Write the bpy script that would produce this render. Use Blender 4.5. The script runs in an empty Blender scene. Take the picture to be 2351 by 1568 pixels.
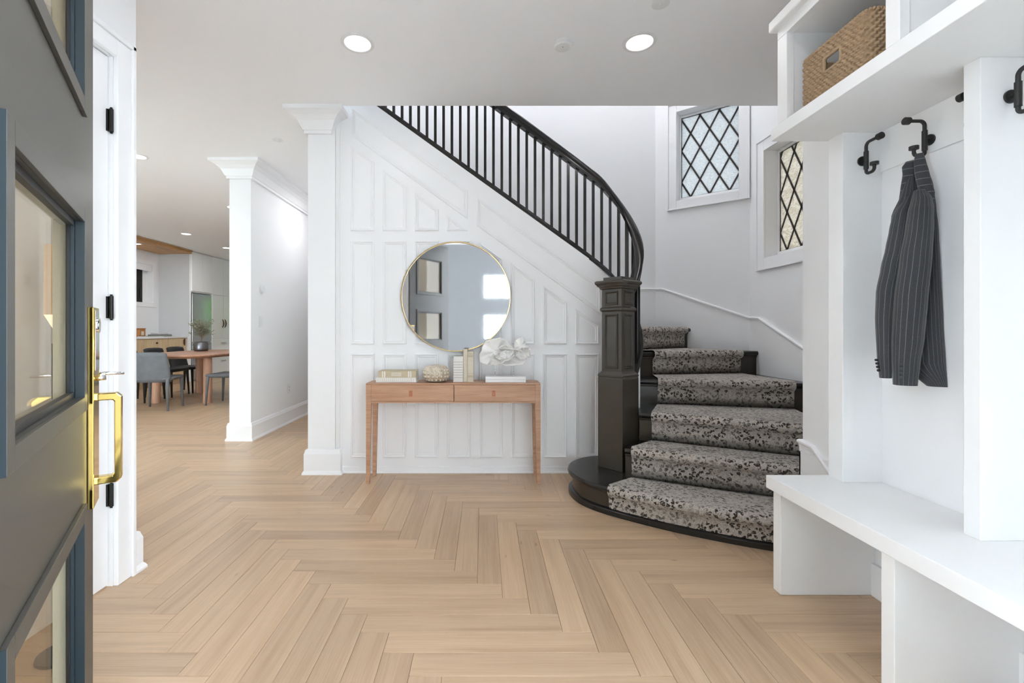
import bpy, math, random
from mathutils import Vector, Matrix

random.seed(7)
PI = math.pi
scn = bpy.context.scene
COL = scn.collection

# ------------------------------------------------------------------ camera, world, exposure
CAM_H = 1.14
cd = bpy.data.cameras.new('camera'); cam = bpy.data.objects.new('camera', cd); COL.objects.link(cam)
cam.location = (0, 0, CAM_H); cam.rotation_euler = (PI/2, 0, 0)
cd.sensor_width = 36.0; cd.lens = 1050.0/2351.0*36.0
cd.shift_x = (1175.5-1110.0)/2351.0; cd.shift_y = -(784.0-756.0)/2351.0
cd.clip_start = 0.02; cd.clip_end = 200
scn.camera = cam

w = bpy.data.worlds.new('overcast_sky'); scn.world = w; w.use_nodes = True
bg = w.node_tree.nodes['Background']
bg.inputs[0].default_value = (0.845, 0.93, 1.0, 1); bg.inputs[1].default_value = 9.0
scn.view_settings.view_transform = 'Standard'
scn.view_settings.look = 'None'
scn.view_settings.gamma = 1.0
scn.view_settings.use_curve_mapping = False
scn.view_settings.exposure = 0.32
LAMP = 2.5            # watts of each recessed lamp
scn.cycles.use_denoising = True
scn.cycles.use_adaptive_sampling = True
scn.cycles.use_light_tree = False
scn.cycles.adaptive_threshold = 0.2
scn.cycles.adaptive_min_samples = 16
scn.cycles.max_bounces = 8
scn.cycles.diffuse_bounces = 5
scn.cycles.glossy_bounces = 4
scn.cycles.transmission_bounces = 8
scn.cycles.sample_clamp_indirect = 6.0
scn.cycles.caustics_reflective = False
scn.cycles.caustics_refractive = False

# ------------------------------------------------------------------ materials
MATS = {}
def sl(r, g, b):
    f = lambda c: (c/255/12.92) if c/255 <= .04045 else ((c/255+.055)/1.055)**2.4
    return (f(r), f(g), f(b), 1)

def mat(name, col, rough=.5, metal=0.0, var=0.0, vscale=6.0, bump=0.0, bscale=200.0, coat=0.0, spec=None, emit=None, es=0.0, trans=0.0, ior=1.45):
    m = bpy.data.materials.new(name); m.use_nodes = True
    nt = m.node_tree; b = nt.nodes['Principled BSDF']
    b.inputs['Base Color'].default_value = col
    b.inputs['Roughness'].default_value = rough
    b.inputs['Metallic'].default_value = metal
    b.inputs['IOR'].default_value = ior
    if coat: b.inputs['Coat Weight'].default_value = coat; b.inputs['Coat Roughness'].default_value = .1
    if spec is not None: b.inputs['Specular IOR Level'].default_value = spec
    if trans: b.inputs['Transmission Weight'].default_value = trans
    if emit: b.inputs['Emission Color'].default_value = emit; b.inputs['Emission Strength'].default_value = es
    tc = nt.nodes.new('ShaderNodeTexCoord')
    if var:
        n = nt.nodes.new('ShaderNodeTexNoise'); n.inputs['Scale'].default_value = vscale; n.inputs['Detail'].default_value = 4
        nt.links.new(tc.outputs['Object'], n.inputs['Vector'])
        mx = nt.nodes.new('ShaderNodeMix'); mx.data_type = 'RGBA'
        mx.inputs[6].default_value = tuple(c*(1-var) for c in col[:3])+(1,)
        mx.inputs[7].default_value = tuple(min(1, c*(1+var)) for c in col[:3])+(1,)
        nt.links.new(n.outputs[0], mx.inputs[0]); nt.links.new(mx.outputs[2], b.inputs['Base Color'])
    if bump:
        n = nt.nodes.new('ShaderNodeTexNoise'); n.inputs['Scale'].default_value = bscale; n.inputs['Detail'].default_value = 3
        nt.links.new(tc.outputs['Object'], n.inputs['Vector'])
        bp = nt.nodes.new('ShaderNodeBump'); bp.inputs['Strength'].default_value = bump; bp.inputs['Distance'].default_value = .002
        nt.links.new(n.outputs[0], bp.inputs['Height']); nt.links.new(bp.outputs[0], b.inputs['Normal'])
    MATS[name] = m
    return m

def ramp(nt, stops):
    r = nt.nodes.new('ShaderNodeValToRGB'); e = r.color_ramp.elements
    e[0].position, e[0].color = stops[0]; e[1].position, e[1].color = stops[-1]
    for p, c in stops[1:-1]:
        x = e.new(p); x.color = c
    return r

def wood(name, c1, c2, c3, scale=(2, 30, 30), rough=.45, attr=None, ring=0.0):
    m = bpy.data.materials.new(name); m.use_nodes = True
    nt = m.node_tree; b = nt.nodes['Principled BSDF']; L = nt.links
    if attr:
        src = nt.nodes.new('ShaderNodeAttribute'); src.attribute_name = attr; vec = src.outputs['Vector']
    else:
        src = nt.nodes.new('ShaderNodeTexCoord'); vec = src.outputs['Object']
    mp = nt.nodes.new('ShaderNodeMapping'); mp.inputs['Scale'].default_value = scale
    L.new(vec, mp.inputs['Vector'])
    n = nt.nodes.new('ShaderNodeTexNoise'); n.inputs['Scale'].default_value = 1.0; n.inputs['Detail'].default_value = 8; n.inputs['Roughness'].default_value = .62; n.inputs['Distortion'].default_value = .35
    L.new(mp.outputs[0], n.inputs['Vector'])
    r = ramp(nt, [(.28, c3), (.48, c2), (.72, c1)])
    L.new(n.outputs[0], r.inputs[0]); out = r.outputs[0]
    # fine fibre
    mp2 = nt.nodes.new('ShaderNodeMapping'); mp2.inputs['Scale'].default_value = tuple(s*(3.2 if i == 0 else 9) for i, s in enumerate(scale))
    L.new(vec, mp2.inputs['Vector'])
    n2 = nt.nodes.new('ShaderNodeTexNoise'); n2.inputs['Scale'].default_value = 1.0; n2.inputs['Detail'].default_value = 3
    L.new(mp2.outputs[0], n2.inputs['Vector'])
    r2 = ramp(nt, [(.3, (.86, .85, .84, 1)), (.62, (1.04, 1.04, 1.04, 1))])
    L.new(n2.outputs[0], r2.inputs[0])
    mu = nt.nodes.new('ShaderNodeMix'); mu.data_type = 'RGBA'; mu.blend_type = 'MULTIPLY'; mu.inputs[0].default_value = .6
    L.new(out, mu.inputs[6]); L.new(r2.outputs[0], mu.inputs[7]); out = mu.outputs[2]
    if ring:
        wv = nt.nodes.new('ShaderNodeTexWave'); wv.wave_type = 'BANDS'; wv.bands_direction = 'Z'
        wv.inputs['Scale'].default_value = 30; wv.inputs['Distortion'].default_value = 9; wv.inputs['Detail'].default_value = 2; wv.inputs['Detail Scale'].default_value = .6
        mp3 = nt.nodes.new('ShaderNodeMapping'); mp3.inputs['Scale'].default_value = (.35, .35, 1)
        L.new(vec, mp3.inputs['Vector']); L.new(mp3.outputs[0], wv.inputs['Vector'])
        r3 = ramp(nt, [(.0, (.72, .68, .64, 1)), (.3, (1, 1, 1, 1))])
        L.new(wv.outputs[1], r3.inputs[0])
        m3 = nt.nodes.new('ShaderNodeMix'); m3.data_type = 'RGBA'; m3.blend_type = 'MULTIPLY'; m3.inputs[0].default_value = ring
        L.new(out, m3.inputs[6]); L.new(r3.outputs[0], m3.inputs[7]); out = m3.outputs[2]
    if attr:   # a tone of its own for every plank, from the z of the attribute
        sx = nt.nodes.new('ShaderNodeSeparateXYZ'); L.new(vec, sx.inputs[0])
        wn = nt.nodes.new('ShaderNodeTexWhiteNoise'); wn.noise_dimensions = '1D'; L.new(sx.outputs[2], wn.inputs['W'])
        r4 = ramp(nt, [(0, (.84, .815, .80, 1)), (.35, (.93, .915, .905, 1)), (.7, (1.0, .985, .965, 1)), (1, (1.06, 1.03, .985, 1))])
        L.new(wn.outputs[0], r4.inputs[0])
        m4 = nt.nodes.new('ShaderNodeMix'); m4.data_type = 'RGBA'; m4.blend_type = 'MULTIPLY'; m4.inputs[0].default_value = 1
        L.new(out, m4.inputs[6]); L.new(r4.outputs[0], m4.inputs[7]); out = m4.outputs[2]
        # knots
        vo = nt.nodes.new('ShaderNodeTexVoronoi'); vo.inputs['Scale'].default_value = 1.0
        mp5 = nt.nodes.new('ShaderNodeMapping'); mp5.inputs['Scale'].default_value = (2.2, 7, 1); L.new(vec, mp5.inputs['Vector']); L.new(mp5.outputs[0], vo.inputs['Vector'])
        r5 = ramp(nt, [(.0, (.45, .38, .32, 1)), (.055, (1, 1, 1, 1))]); L.new(vo.outputs['Distance'], r5.inputs[0])
        m5 = nt.nodes.new('ShaderNodeMix'); m5.data_type = 'RGBA'; m5.blend_type = 'MULTIPLY'; m5.inputs[0].default_value = .8
        L.new(out, m5.inputs[6]); L.new(r5.outputs[0], m5.inputs[7]); out = m5.outputs[2]
    L.new(out, b.inputs['Base Color'])
    b.inputs['Roughness'].default_value = rough
    bp = nt.nodes.new('ShaderNodeBump'); bp.inputs['Strength'].default_value = .12; bp.inputs['Distance'].default_value = .001
    L.new(n2.outputs[0], bp.inputs['Height']); L.new(bp.outputs[0], b.inputs['Normal'])
    MATS[name] = m
    return m

mat('wall_white', (.84, .84, .85, 1), .55, var=.012, vscale=3)
mat('trim_white', (.86, .86, .87, 1), .38, var=.01, vscale=4)
mat('ceiling_white', (.92, .92, .935, 1), .7, var=.01, vscale=2)
mat('bench_white', (.85, .85, .85, 1), .42, var=.03, vscale=5)
mat('hood_grey', (.60, .60, .61, 1), .6, var=.02)
mat('porch_grey', (.12, .12, .122, 1), .7, var=.03)
mat('ground_grey', (.75, .75, .745, 1), .9, var=.1)
mat('stair_black', (.046, .038, .030, 1), .25, var=.15, vscale=9)
mat('tread_black', (.016, .015, .014, 1), .25, var=.15, vscale=9)
mat('door_olive', (.062, .058, .050, 1), .42, var=.08, vscale=3, bump=.05)
mat('door_sky_tint', (.003, .012, .018, 1), .5)  # blue sky sheen put into the colour of the hinge-facing sides
mat('door_inside', (.88, .88, .87, 1), .45)
mat('brass', (.72, .52, .16, 1), .08, 1.0)
mat('chrome', (.82, .82, .82, 1), .08, 1.0)
mat('black_metal', (.012, .012, .011, 1), .35, .3)
mat('matte_black', (.02, .02, .019, 1), .42, .0)
mat('gold_frame', (.78, .60, .32, 1), .25, 1.0)
mat('mirror_glass', (.80, .80, .81, 1), .03, 1.0)
mat('steel', (.45, .46, .46, 1), .2, 1.0)
mat('pewter', (.20, .20, .21, 1), .32, 1.0)
mat('leather_tab', (.45, .17, .09, 1), .5)
mat('leather_grey', (.15, .16, .175, 1), .55, var=.25, vscale=14, bump=.3, bscale=30)
mat('leather_black', (.022, .023, .025, 1), .5, var=.2, vscale=14)
mat('coral_white', (.93, .92, .90, 1), .6, var=.03, bump=.4, bscale=60)
mat('acrylic', (.97, .975, .98, 1), .04, trans=.08)
mat('book_white', (.80, .78, .75, 1), .7, var=.05, vscale=20)
mat('book_beige', (.55, .47, .32, 1), .7, var=.12, vscale=20)
mat('book_cream', (.66, .60, .49, 1), .7, var=.08, vscale=30)
mat('book_line', (.33, .29, .23, 1), .7)
mat('paper', (.78, .74, .66, 1), .8, var=.06, vscale=80)
mat('vase_silver', (.68, .60, .49, 1), .36, .45, var=.18, vscale=30)
mat('plastic_white', (.80, .80, .80, 1), .4)
mat('stem_brown', (.30, .22, .14, 1), .7)
mat('olive_leaf', (.24, .26, .18, 1), .6, var=.5, vscale=30)
mat('garden_leaf', (.17, .36, .05, 1), .6, var=.6, vscale=4)
mat('counter_white', (.82, .82, .82, 1), .25)
mat('handle_brown', (.07, .035, .018, 1), .4)
mat('amber_box', (.42, .18, .05, 1), .4, var=.2, vscale=30)
mat('grey_box', (.22, .22, .21, 1), .5, var=.2, vscale=30)
mat('lamp_lens', (1, 1, 1, 1), .5, emit=(1.0, .97, .93, 1), es=6.0)
mat('lamp_shade', (.62, .50, .36, 1), .7, emit=(1.0, .62, .34, 1), es=.35)
mat('lamp_glow', (.9, .8, .7, 1), .7, emit=(1.0, .86, .68, 1), es=1.6)
mat('wicker', (.36, .245, .145, 1), .6, var=.35, vscale=55)
mat('wicker_plain', (.36, .25, .15, 1), .55, var=.15, vscale=40)
wood('oak_floor', sl(206, 179, 150), sl(196, 168, 139), sl(180, 151, 123), (1.1, 20, 1), .36, attr='plank')
wood('oak_sub', sl(150, 118, 90), sl(120, 92, 70), sl(90, 70, 50), (3, 3, 3), .6)
wood('oak_table', sl(206, 166, 136), sl(190, 147, 117), sl(168, 124, 95), (2.5, 40, 40), .45, ring=.5)
wood('walnut_top', sl(200, 156, 130), sl(182, 136, 110), sl(156, 112, 88), (2, 20, 20), .4)
wood('table_leg', sl(215, 172, 146), sl(200, 156, 130), sl(180, 136, 110), (30, 30, 2), .5)
wood('oak_cabinet', sl(232, 208, 172), sl(222, 196, 158), sl(206, 178, 140), (20, 20, 2), .5)
wood('oak_soffit', sl(206, 164, 112), sl(190, 146, 94), sl(166, 122, 74), (20, 2, 20), .5)

def glass(name, col, rough=0.0, alpha=.0):
    m = bpy.data.materials.new(name); m.use_nodes = True; nt = m.node_tree
    nt.nodes.clear()
    o = nt.nodes.new('ShaderNodeOutputMaterial'); mx = nt.nodes.new('ShaderNodeMixShader'); t = nt.nodes.new('ShaderNodeBsdfTransparent'); g = nt.nodes.new('ShaderNodeBsdfGlossy'); f = nt.nodes.new('ShaderNodeLayerWeight')
    t.inputs[0].default_value = col; g.inputs['Roughness'].default_value = rough; f.inputs[0].default_value = .35
    pw_ = nt.nodes.new('ShaderNodeMath'); pw_.operation = 'POWER'; pw_.inputs[1].default_value = 4.0; ad_ = nt.nodes.new('ShaderNodeMath'); ad_.operation = 'MULTIPLY_ADD'; ad_.inputs[1].default_value = .7; ad_.inputs[2].default_value = .035
    nt.links.new(f.outputs['Facing'], pw_.inputs[0]); nt.links.new(pw_.outputs[0], ad_.inputs[0]); nt.links.new(ad_.outputs[0], mx.inputs[0]); nt.links.new(t.outputs[0], mx.inputs[1]); nt.links.new(g.outputs[0], mx.inputs[2]); nt.links.new(mx.outputs[0], o.inputs[0])
    MATS[name] = m
glass('door_glass', (.80, .75, .66, 1), .02)
glass('clear_glass', (.92, .95, .94, 1), .0)

def cathedral(name, c1, c2, sc):
    # rippled, obscured glass: lets the sky through as a soft glow
    m = bpy.data.materials.new(name); m.use_nodes = True; nt = m.node_tree; nt.nodes.clear(); L = nt.links
    o = nt.nodes.new('ShaderNodeOutputMaterial'); tr = nt.nodes.new('ShaderNodeBsdfTranslucent'); gl = nt.nodes.new('ShaderNodeBsdfGlossy'); mx = nt.nodes.new('ShaderNodeMixShader')
    tc = nt.nodes.new('ShaderNodeTexCoord'); n = nt.nodes.new('ShaderNodeTexNoise'); n.inputs['Scale'].default_value = sc; n.inputs['Detail'].default_value = 3; n.inputs['Distortion'].default_value = .6
    mp = nt.nodes.new('ShaderNodeMapping'); mp.inputs['Scale'].default_value = (1, 1, 2.2)
    L.new(tc.outputs['Object'], mp.inputs[0]); L.new(mp.outputs[0], n.inputs['Vector'])
    r = ramp(nt, [(.35, c2), (.6, c1)]); L.new(n.outputs[0], r.inputs[0]); L.new(r.outputs[0], tr.inputs[0])
    bp = nt.nodes.new('ShaderNodeBump'); bp.inputs['Strength'].default_value = .6; bp.inputs['Distance'].default_value = .004
    L.new(n.outputs[0], bp.inputs['Height']); L.new(bp.outputs[0], tr.inputs['Normal']); L.new(bp.outputs[0], gl.inputs['Normal'])
    gl.inputs['Roughness'].default_value = .15; mx.inputs[0].default_value = .06
    L.new(tr.outputs[0], mx.inputs[1]); L.new(gl.outputs[0], mx.inputs[2]); L.new(mx.outputs[0], o.inputs[0])
    MATS[name] = m
cathedral('glass_blue', (.34, .343, .343, 1), (.26, .265, .265, 1), 70)
cathedral('glass_amber', (.34, .322, .29, 1), (.25, .225, .19, 1), 45)
mat('lead', (.03, .022, .018, 1), .5)

def leopard():
    m = bpy.data.materials.new('leopard_carpet'); m.use_nodes = True; nt = m.node_tree; L = nt.links; b = nt.nodes['Principled BSDF']
    tc = nt.nodes.new('ShaderNodeTexCoord')
    nd = nt.nodes.new('ShaderNodeTexNoise'); nd.inputs['Scale'].default_value = 26; nd.inputs['Detail'].default_value = 2
    L.new(tc.outputs['Object'], nd.inputs['Vector'])
    ad = nt.nodes.new('ShaderNodeMix'); ad.data_type = 'VECTOR'; ad.inputs[0].default_value = .03
    L.new(tc.outputs['Object'], ad.inputs[4]); L.new(nd.outputs[1], ad.inputs[5])
    vo = nt.nodes.new('ShaderNodeTexVoronoi'); vo.inputs['Scale'].default_value = 46; vo.inputs['Randomness'].default_value = .9
    L.new(ad.outputs[1], vo.inputs['Vector'])
    spot = ramp(nt, [(.0, (.62, .62, .62, 1)), (.14, (.7, .7, .7, 1)), (.24, (1, 1, 1, 1)), (.42, (1, 1, 1, 1)), (.52, (0, 0, 0, 1))]); L.new(vo.outputs['Distance'], spot.inputs[0])
    # broken rosettes
    nb = nt.nodes.new('ShaderNodeTexNoise'); nb.inputs['Scale'].default_value = 75; nb.inputs['Detail'].default_value = 2; L.new(tc.outputs['Object'], nb.inputs['Vector'])
    rb = ramp(nt, [(.38, (0, 0, 0, 1)), (.50, (1, 1, 1, 1))]); L.new(nb.outputs[0], rb.inputs[0])
    nl = nt.nodes.new('ShaderNodeTexNoise'); nl.inputs['Scale'].default_value = 7; nl.inputs['Detail'].default_value = 3; L.new(tc.outputs['Object'], nl.inputs['Vector'])
    rl = ramp(nt, [(.34, (.40, .40, .40, 1)), (.52, (1, 1, 1, 1))]); L.new(nl.outputs[0], rl.inputs[0])
    m1 = nt.nodes.new('ShaderNodeMath'); m1.operation = 'MULTIPLY'; L.new(spot.outputs[0], m1.inputs[0]); L.new(rb.outputs[0], m1.inputs[1])
    m2 = nt.nodes.new('ShaderNodeMath'); m2.operation = 'MULTIPLY'; L.new(m1.outputs[0], m2.inputs[0]); L.new(rl.outputs[0], m2.inputs[1])
    base = ramp(nt, [(.35, (.30, .265, .235, 1)), (.65, (.58, .53, .48, 1))])
    nf = nt.nodes.new('ShaderNodeTexNoise'); nf.inputs['Scale'].default_value = 130; nf.inputs['Detail'].default_value = 4; nf.inputs['Roughness'].default_value = .7; L.new(tc.outputs['Object'], nf.inputs['Vector'])
    L.new(nf.outputs[0], base.inputs[0])
    mx = nt.nodes.new('ShaderNodeMix'); mx.data_type = 'RGBA'; L.new(m2.outputs[0], mx.inputs[0]); L.new(base.outputs[0], mx.inputs[6]); mx.inputs[7].default_value = (.035, .028, .023, 1)
    L.new(mx.outputs[2], b.inputs['Base Color']); b.inputs['Roughness'].default_value = .95; b.inputs['Specular IOR Level'].default_value = .1
    b.inputs['Sheen Weight'].default_value = .35; b.inputs['Sheen Roughness'].default_value = .4
    bp = nt.nodes.new('ShaderNodeBump'); bp.inputs['Strength'].default_value = .5; bp.inputs['Distance'].default_value = .004
    L.new(nf.outputs[0], bp.inputs['Height']); L.new(bp.outputs[0], b.inputs['Normal'])
    MATS['leopard_carpet'] = m
leopard()

def pinstripe():
    m = bpy.data.materials.new('pinstripe_wool'); m.use_nodes = True; nt = m.node_tree; L = nt.links; b = nt.nodes['Principled BSDF']
    a = nt.nodes.new('ShaderNodeAttribute'); a.attribute_name = 'stripe'
    fr = nt.nodes.new('ShaderNodeMath'); fr.operation = 'FRACT'; L.new(a.outputs['Fac'], fr.inputs[0])
    r = ramp(nt, [(.0, (.16, .165, .17, 1)), (.07, (.15, .155, .16, 1)), (.11, (.036, .037, .042, 1))]); L.new(fr.outputs[0], r.inputs[0])
    tc = nt.nodes.new('ShaderNodeTexCoord'); n = nt.nodes.new('ShaderNodeTexNoise'); n.inputs['Scale'].default_value = 400; L.new(tc.outputs['Object'], n.inputs['Vector'])
    r2 = ramp(nt, [(.3, (.75, .75, .75, 1)), (.7, (1.2, 1.2, 1.2, 1))]); L.new(n.outputs[0], r2.inputs[0])
    mu = nt.nodes.new('ShaderNodeMix'); mu.data_type = 'RGBA'; mu.blend_type = 'MULTIPLY'; mu.inputs[0].default_value = 1; L.new(r.outputs[0], mu.inputs[6]); L.new(r2.outputs[0], mu.inputs[7])
    L.new(mu.outputs[2], b.inputs['Base Color']); b.inputs['Roughness'].default_value = .9; b.inputs['Sheen Weight'].default_value = .2
    MATS['pinstripe_wool'] = m
pinstripe()

for _n in ('lamp_lens', 'lamp_shade', 'lamp_glow'): MATS[_n].cycles.emission_sampling = 'NONE'

# ------------------------------------------------------------------ mesh helpers
ORG = {}
def org(o): return ORG.get(o.name, Vector((0, 0, 0)))

def tag(o, label=None, cat=None, group=None, kind=None):
    if label: o['label'] = label
    if cat: o['category'] = cat
    if group: o['group'] = group
    if kind: o['kind'] = kind
    return o

def thing(name, label, cat, loc=(0, 0, 0), group=None, kind=None):
    o = bpy.data.objects.new(name, None); COL.objects.link(o); o.location = loc; o.empty_display_size = .05
    ORG[o.name] = Vector(loc)
    return tag(o, label, cat, group, kind)

class MB:
    def __init__(s): s.v = []; s.f = []; s.a = None
    def add(s, vs, fs):
        k = len(s.v); s.v += [tuple(p) for p in vs]; s.f += [tuple(i+k for i in f) for f in fs]; return s
    def box(s, x0, x1, y0, y1, z0, z1):
        vs = [(x, y, z) for z in (z0, z1) for (x, y) in ((x0, y0), (x1, y0), (x1, y1), (x0, y1))]
        return s.add(vs, [(3, 2, 1, 0), (4, 5, 6, 7), (0, 1, 5, 4), (1, 2, 6, 5), (2, 3, 7, 6), (3, 0, 4, 7)])
    def obox(s, o, ax, ay, az, lo, hi):
        """box in a frame: origin o, axes ax ay az, lo..hi in those axes"""
        vs = []
        for c in (lo[2], hi[2]):
            for (a, b) in ((lo[0], lo[1]), (hi[0], lo[1]), (hi[0], hi[1]), (lo[0], hi[1])):
                vs.append(Vector(o)+Vector(ax)*a+Vector(ay)*b+Vector(az)*c)
        return s.add(vs, [(3, 2, 1, 0), (4, 5, 6, 7), (0, 1, 5, 4), (1, 2, 6, 5), (2, 3, 7, 6), (3, 0, 4, 7)])
    def prism_z(s, poly, z0, z1):
        n = len(poly)
        vs = [(x, y, z0) for x, y in poly]+[(x, y, z1) for x, y in poly]
        return s.add(vs, [tuple(range(n))[::-1], tuple(range(n, 2*n))]+[(i, (i+1) % n, n+(i+1) % n, n+i) for i in range(n)])
    def prism_y(s, poly, y0, y1):
        n = len(poly)
        vs = [(x, y0, z) for x, z in poly]+[(x, y1, z) for x, z in poly]
        return s.add(vs, [tuple(range(n)), tuple(range(n, 2*n))[::-1]]+[(i, n+i, n+(i+1) % n, (i+1) % n) for i in range(n)])
    def rings(s, rs, closed=True, cap=True):
        """join rings of equal point count"""
        n = len(rs[0]); k = len(s.v)
        vs = [p for r in rs for p in r]; fs = []
        for i in range(len(rs)-1):
            for j in range(n if closed else n-1):
                fs.append((i*n+j, i*n+(j+1) % n, (i+1)*n+(j+1) % n, (i+1)*n+j))
        if cap and closed:
            fs.append(tuple(range(n))[::-1]); fs.append(tuple((len(rs)-1)*n+j for j in range(n)))
        return s.add(vs, fs)
    def lathe(s, prof, c=(0, 0, 0), n=32, cap=True):
        rs = [[(c[0]+r*math.cos(2*PI*j/n), c[1]+r*math.sin(2*PI*j/n), c[2]+z) for j in range(n)] for r, z in prof]
        return s.rings(rs, True, cap)
    def tube(s, pts, rad, n=12, cap=True):
        pts = [Vector(p) for p in pts]; m = len(pts)
        rr = rad if isinstance(rad, (list, tuple)) else [rad]*m
        t0 = (pts[1]-pts[0]).normalized()
        u = t0.orthogonal().normalized(); rs = []
        for i in range(m):
            t = (pts[min(i+1, m-1)]-pts[max(i-1, 0)]).normalized()
            u = (u-t*u.dot(t)).normalized(); v = t.cross(u)
            rs.append([pts[i]+(u*math.cos(2*PI*j/n)+v*math.sin(2*PI*j/n))*rr[i] for j in range(n)])
        return s.rings(rs, True, cap)
    def sweep(s, path, prof, closed_path=False):
        """sweep a closed profile (out, up) along a path; out = right of travel in plan, mitred"""
        P = [Vector(p) for p in path]; m = len(P); rs = []
        def d(i, j):
            a = P[j]-P[i]; a.z = 0; return a.normalized()
        for i in range(m):
            if closed_path: d0, d1 = d(i-1, i), d(i, (i+1) % m)
            else:
                d1 = d(i, i+1) if i < m-1 else d(i-1, i); d0 = d(i-1, i) if i > 0 else d1
            n0 = Vector((d0.y, -d0.x, 0)); n1 = Vector((d1.y, -d1.x, 0))
            b = n0+n1; b = b.normalized() if b.length > 1e-6 else n1
            b = b/max(.35, b.dot(n1))
            rs.append([P[i]+b*a+Vector((0, 0, c)) for a, c in prof])
        if closed_path: rs.append(rs[0]); return s.rings(rs, True, False)
        return s.rings(rs, True, True)
    def ball(s, c, r, n=10, m=6, sc=(1, 1, 1)):
        rs = []
        for i in range(m+1):
            t = PI*i/m
            t = min(max(t, .02), PI-.02)
            rs.append([(c[0]+sc[0]*r*math.sin(t)*math.cos(2*PI*j/n), c[1]+sc[1]*r*math.sin(t)*math.sin(2*PI*j/n), c[2]-sc[2]*r*math.cos(t)) for j in range(n)])
        return s.rings(rs, True, True)
    def build(s, name, m, parent=None, origin=None, smooth=False, bevel=0.0, seg=2, subsurf=0, solid=0.0, autosmooth=None):
        o0 = org(parent) if parent else (Vector(origin) if origin else Vector((0, 0, 0)))
        me = bpy.data.meshes.new(name)
        me.from_pydata([tuple(Vector(p)-o0) for p in s.v], [], s.f); me.validate(); me.update()
        if s.a is not None:
            at = me.attributes.new('stripe', 'FLOAT', 'POINT')
            for i, x in enumerate(s.a): at.data[i].value = x
        o = bpy.data.objects.new(name, me); COL.objects.link(o)
        me.materials.append(MATS[m])
        if parent: o.parent = parent
        else: o.location = o0
        ORG[o.name] = o0
        if smooth or autosmooth:
            for p in me.polygons: p.use_smooth = True
            if autosmooth: 
                try: me.set_sharp_from_angle(angle=math.radians(autosmooth))
                except Exception: pass
        if solid:
            q = o.modifiers.new('solid', 'SOLIDIFY'); q.thickness = solid; q.offset = 0
        if bevel:
            q = o.modifiers.new('bevel', 'BEVEL'); q.width = bevel; q.segments = seg; q.limit_method = 'ANGLE'; q.angle_limit = math.radians(40)
        if subsurf:
            q = o.modifiers.new('sub', 'SUBSURF'); q.levels = subsurf; q.render_levels = subsurf
        return o

def copy_tree(o, parent=None):
    c = o.copy(); COL.objects.link(c)
    if parent: c.parent = parent; c.matrix_parent_inverse = o.matrix_parent_inverse.copy()
    for ch in list(o.children): copy_tree(ch, c)
    return c

def S(o, label, cat):
    return tag(o, label, cat, kind='structure')

def inset(poly, d):
    """inset a convex polygon (counter-clockwise) by d"""
    n = len(poly); out = []
    for i in range(n):
        p0, p1, p2 = Vector(poly[i-1]), Vector(poly[i]), Vector(poly[(i+1) % n])
        a = (p1-p0).normalized(); b = (p2-p1).normalized()
        na = Vector((-a.y, a.x)); nb = Vector((-b.y, b.x))
        q = (na+nb).normalized(); k = d/max(.2, q.dot(na))
        out.append(tuple(p1+q*k))
    return out

# ------------------------------------------------------------------ plan of the place (metres)
CEIL = 2.85
WY = 3.638                 # face of the panelled wall under the stair
XL = -1.645                # face of the closet wall
XR = 1.677                 # face of the right-hand wall
XS = 2.336                 # stair window wall
C1 = Vector((2.336, 4.008)); DA = Vector((-.78, .625)).normalized(); T1 = .816   # slanting window wall
BY = (C1+DA*T1).y; BX = (C1+DA*T1).x       # back wall of the stair well
XH = -2.38; YH = 4.68      # hall wall
XK = -7.06; YK = 9.95; YB = 12.4           # kitchen side wall, tall unit, back wall
TOP = 5.2

# ------------------------------------------------------------------ floor
floor = S(MB().box(-1.8, 2.5, .40, 2.0, -.08, -.0135).box(-7.3, 2.5, 2.0, YB+.2, -.08, -.0135).build('floor', 'oak_sub'), 'pale oak herringbone floor running from the foyer into the kitchen', 'floor')
PW, PL = .1089, .7623
def plank_mesh(i):
    g = .0005; h = .0010; c = .0010
    x0, x1, y0, y1 = -PL/2+g, PL/2-g, -PW/2+g, PW/2-g
    vs = [(x0, y0, -.013), (x1, y0, -.013), (x1, y1, -.013), (x0, y1, -.013), (x0, y0, -h), (x1, y0, -h), (x1, y1, -h), (x0, y1, -h),
          (x0+c, y0+c, 0), (x1-c, y0+c, 0), (x1-c, y1-c, 0), (x0+c, y1-c, 0)]
    fs = [(0, 1, 5, 4), (1, 2, 6, 5), (2, 3, 7, 6), (3, 0, 4, 7), (4, 5, 9, 8), (5, 6, 10, 9), (6, 7, 11, 10), (7, 4, 8, 11), (8, 9, 10, 11)]
    return vs, fs, [(v[0]+i*1.37, v[1]+i*.61, float(i)) for v in vs]
VAR = []
for i in range(28):
    vs, fs, at = plank_mesh(i)
    me = bpy.data.meshes.new('plank'); me.from_pydata(vs, [], fs); me.update()
    a = me.attributes.new('plank', 'FLOAT_VECTOR', 'POINT')
    for q, val in enumerate(at): a.data[q].vector = val
    me.materials.append(MATS['oak_floor']); VAR.append(me)
planks = []
X0, Y0 = -.028, 2.048
for j in range(-8, 9):
    for k in range(-80, 81):
        ox = X0+j*PL+k*PW; oy = Y0+j*PL-k*PW
        planks.append((ox+PW/2, oy+PL/2, PI/2)); planks.append((ox+PW-PL/2, oy-PW/2, 0.0))
def plank_ok(x, y):
    if not (-7.05 < x < 2.3 and .95 < y < YB-.3): return False
    if y > WY+.45 and x > -1.0: return False
    if x < XL-.45 and y < 2.0: return False
    if x > XR+.15: return False
    if y > YH and -2.75 < x < -1.5 and x < -2.5+.0: return True
    return True
sel = []
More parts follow.
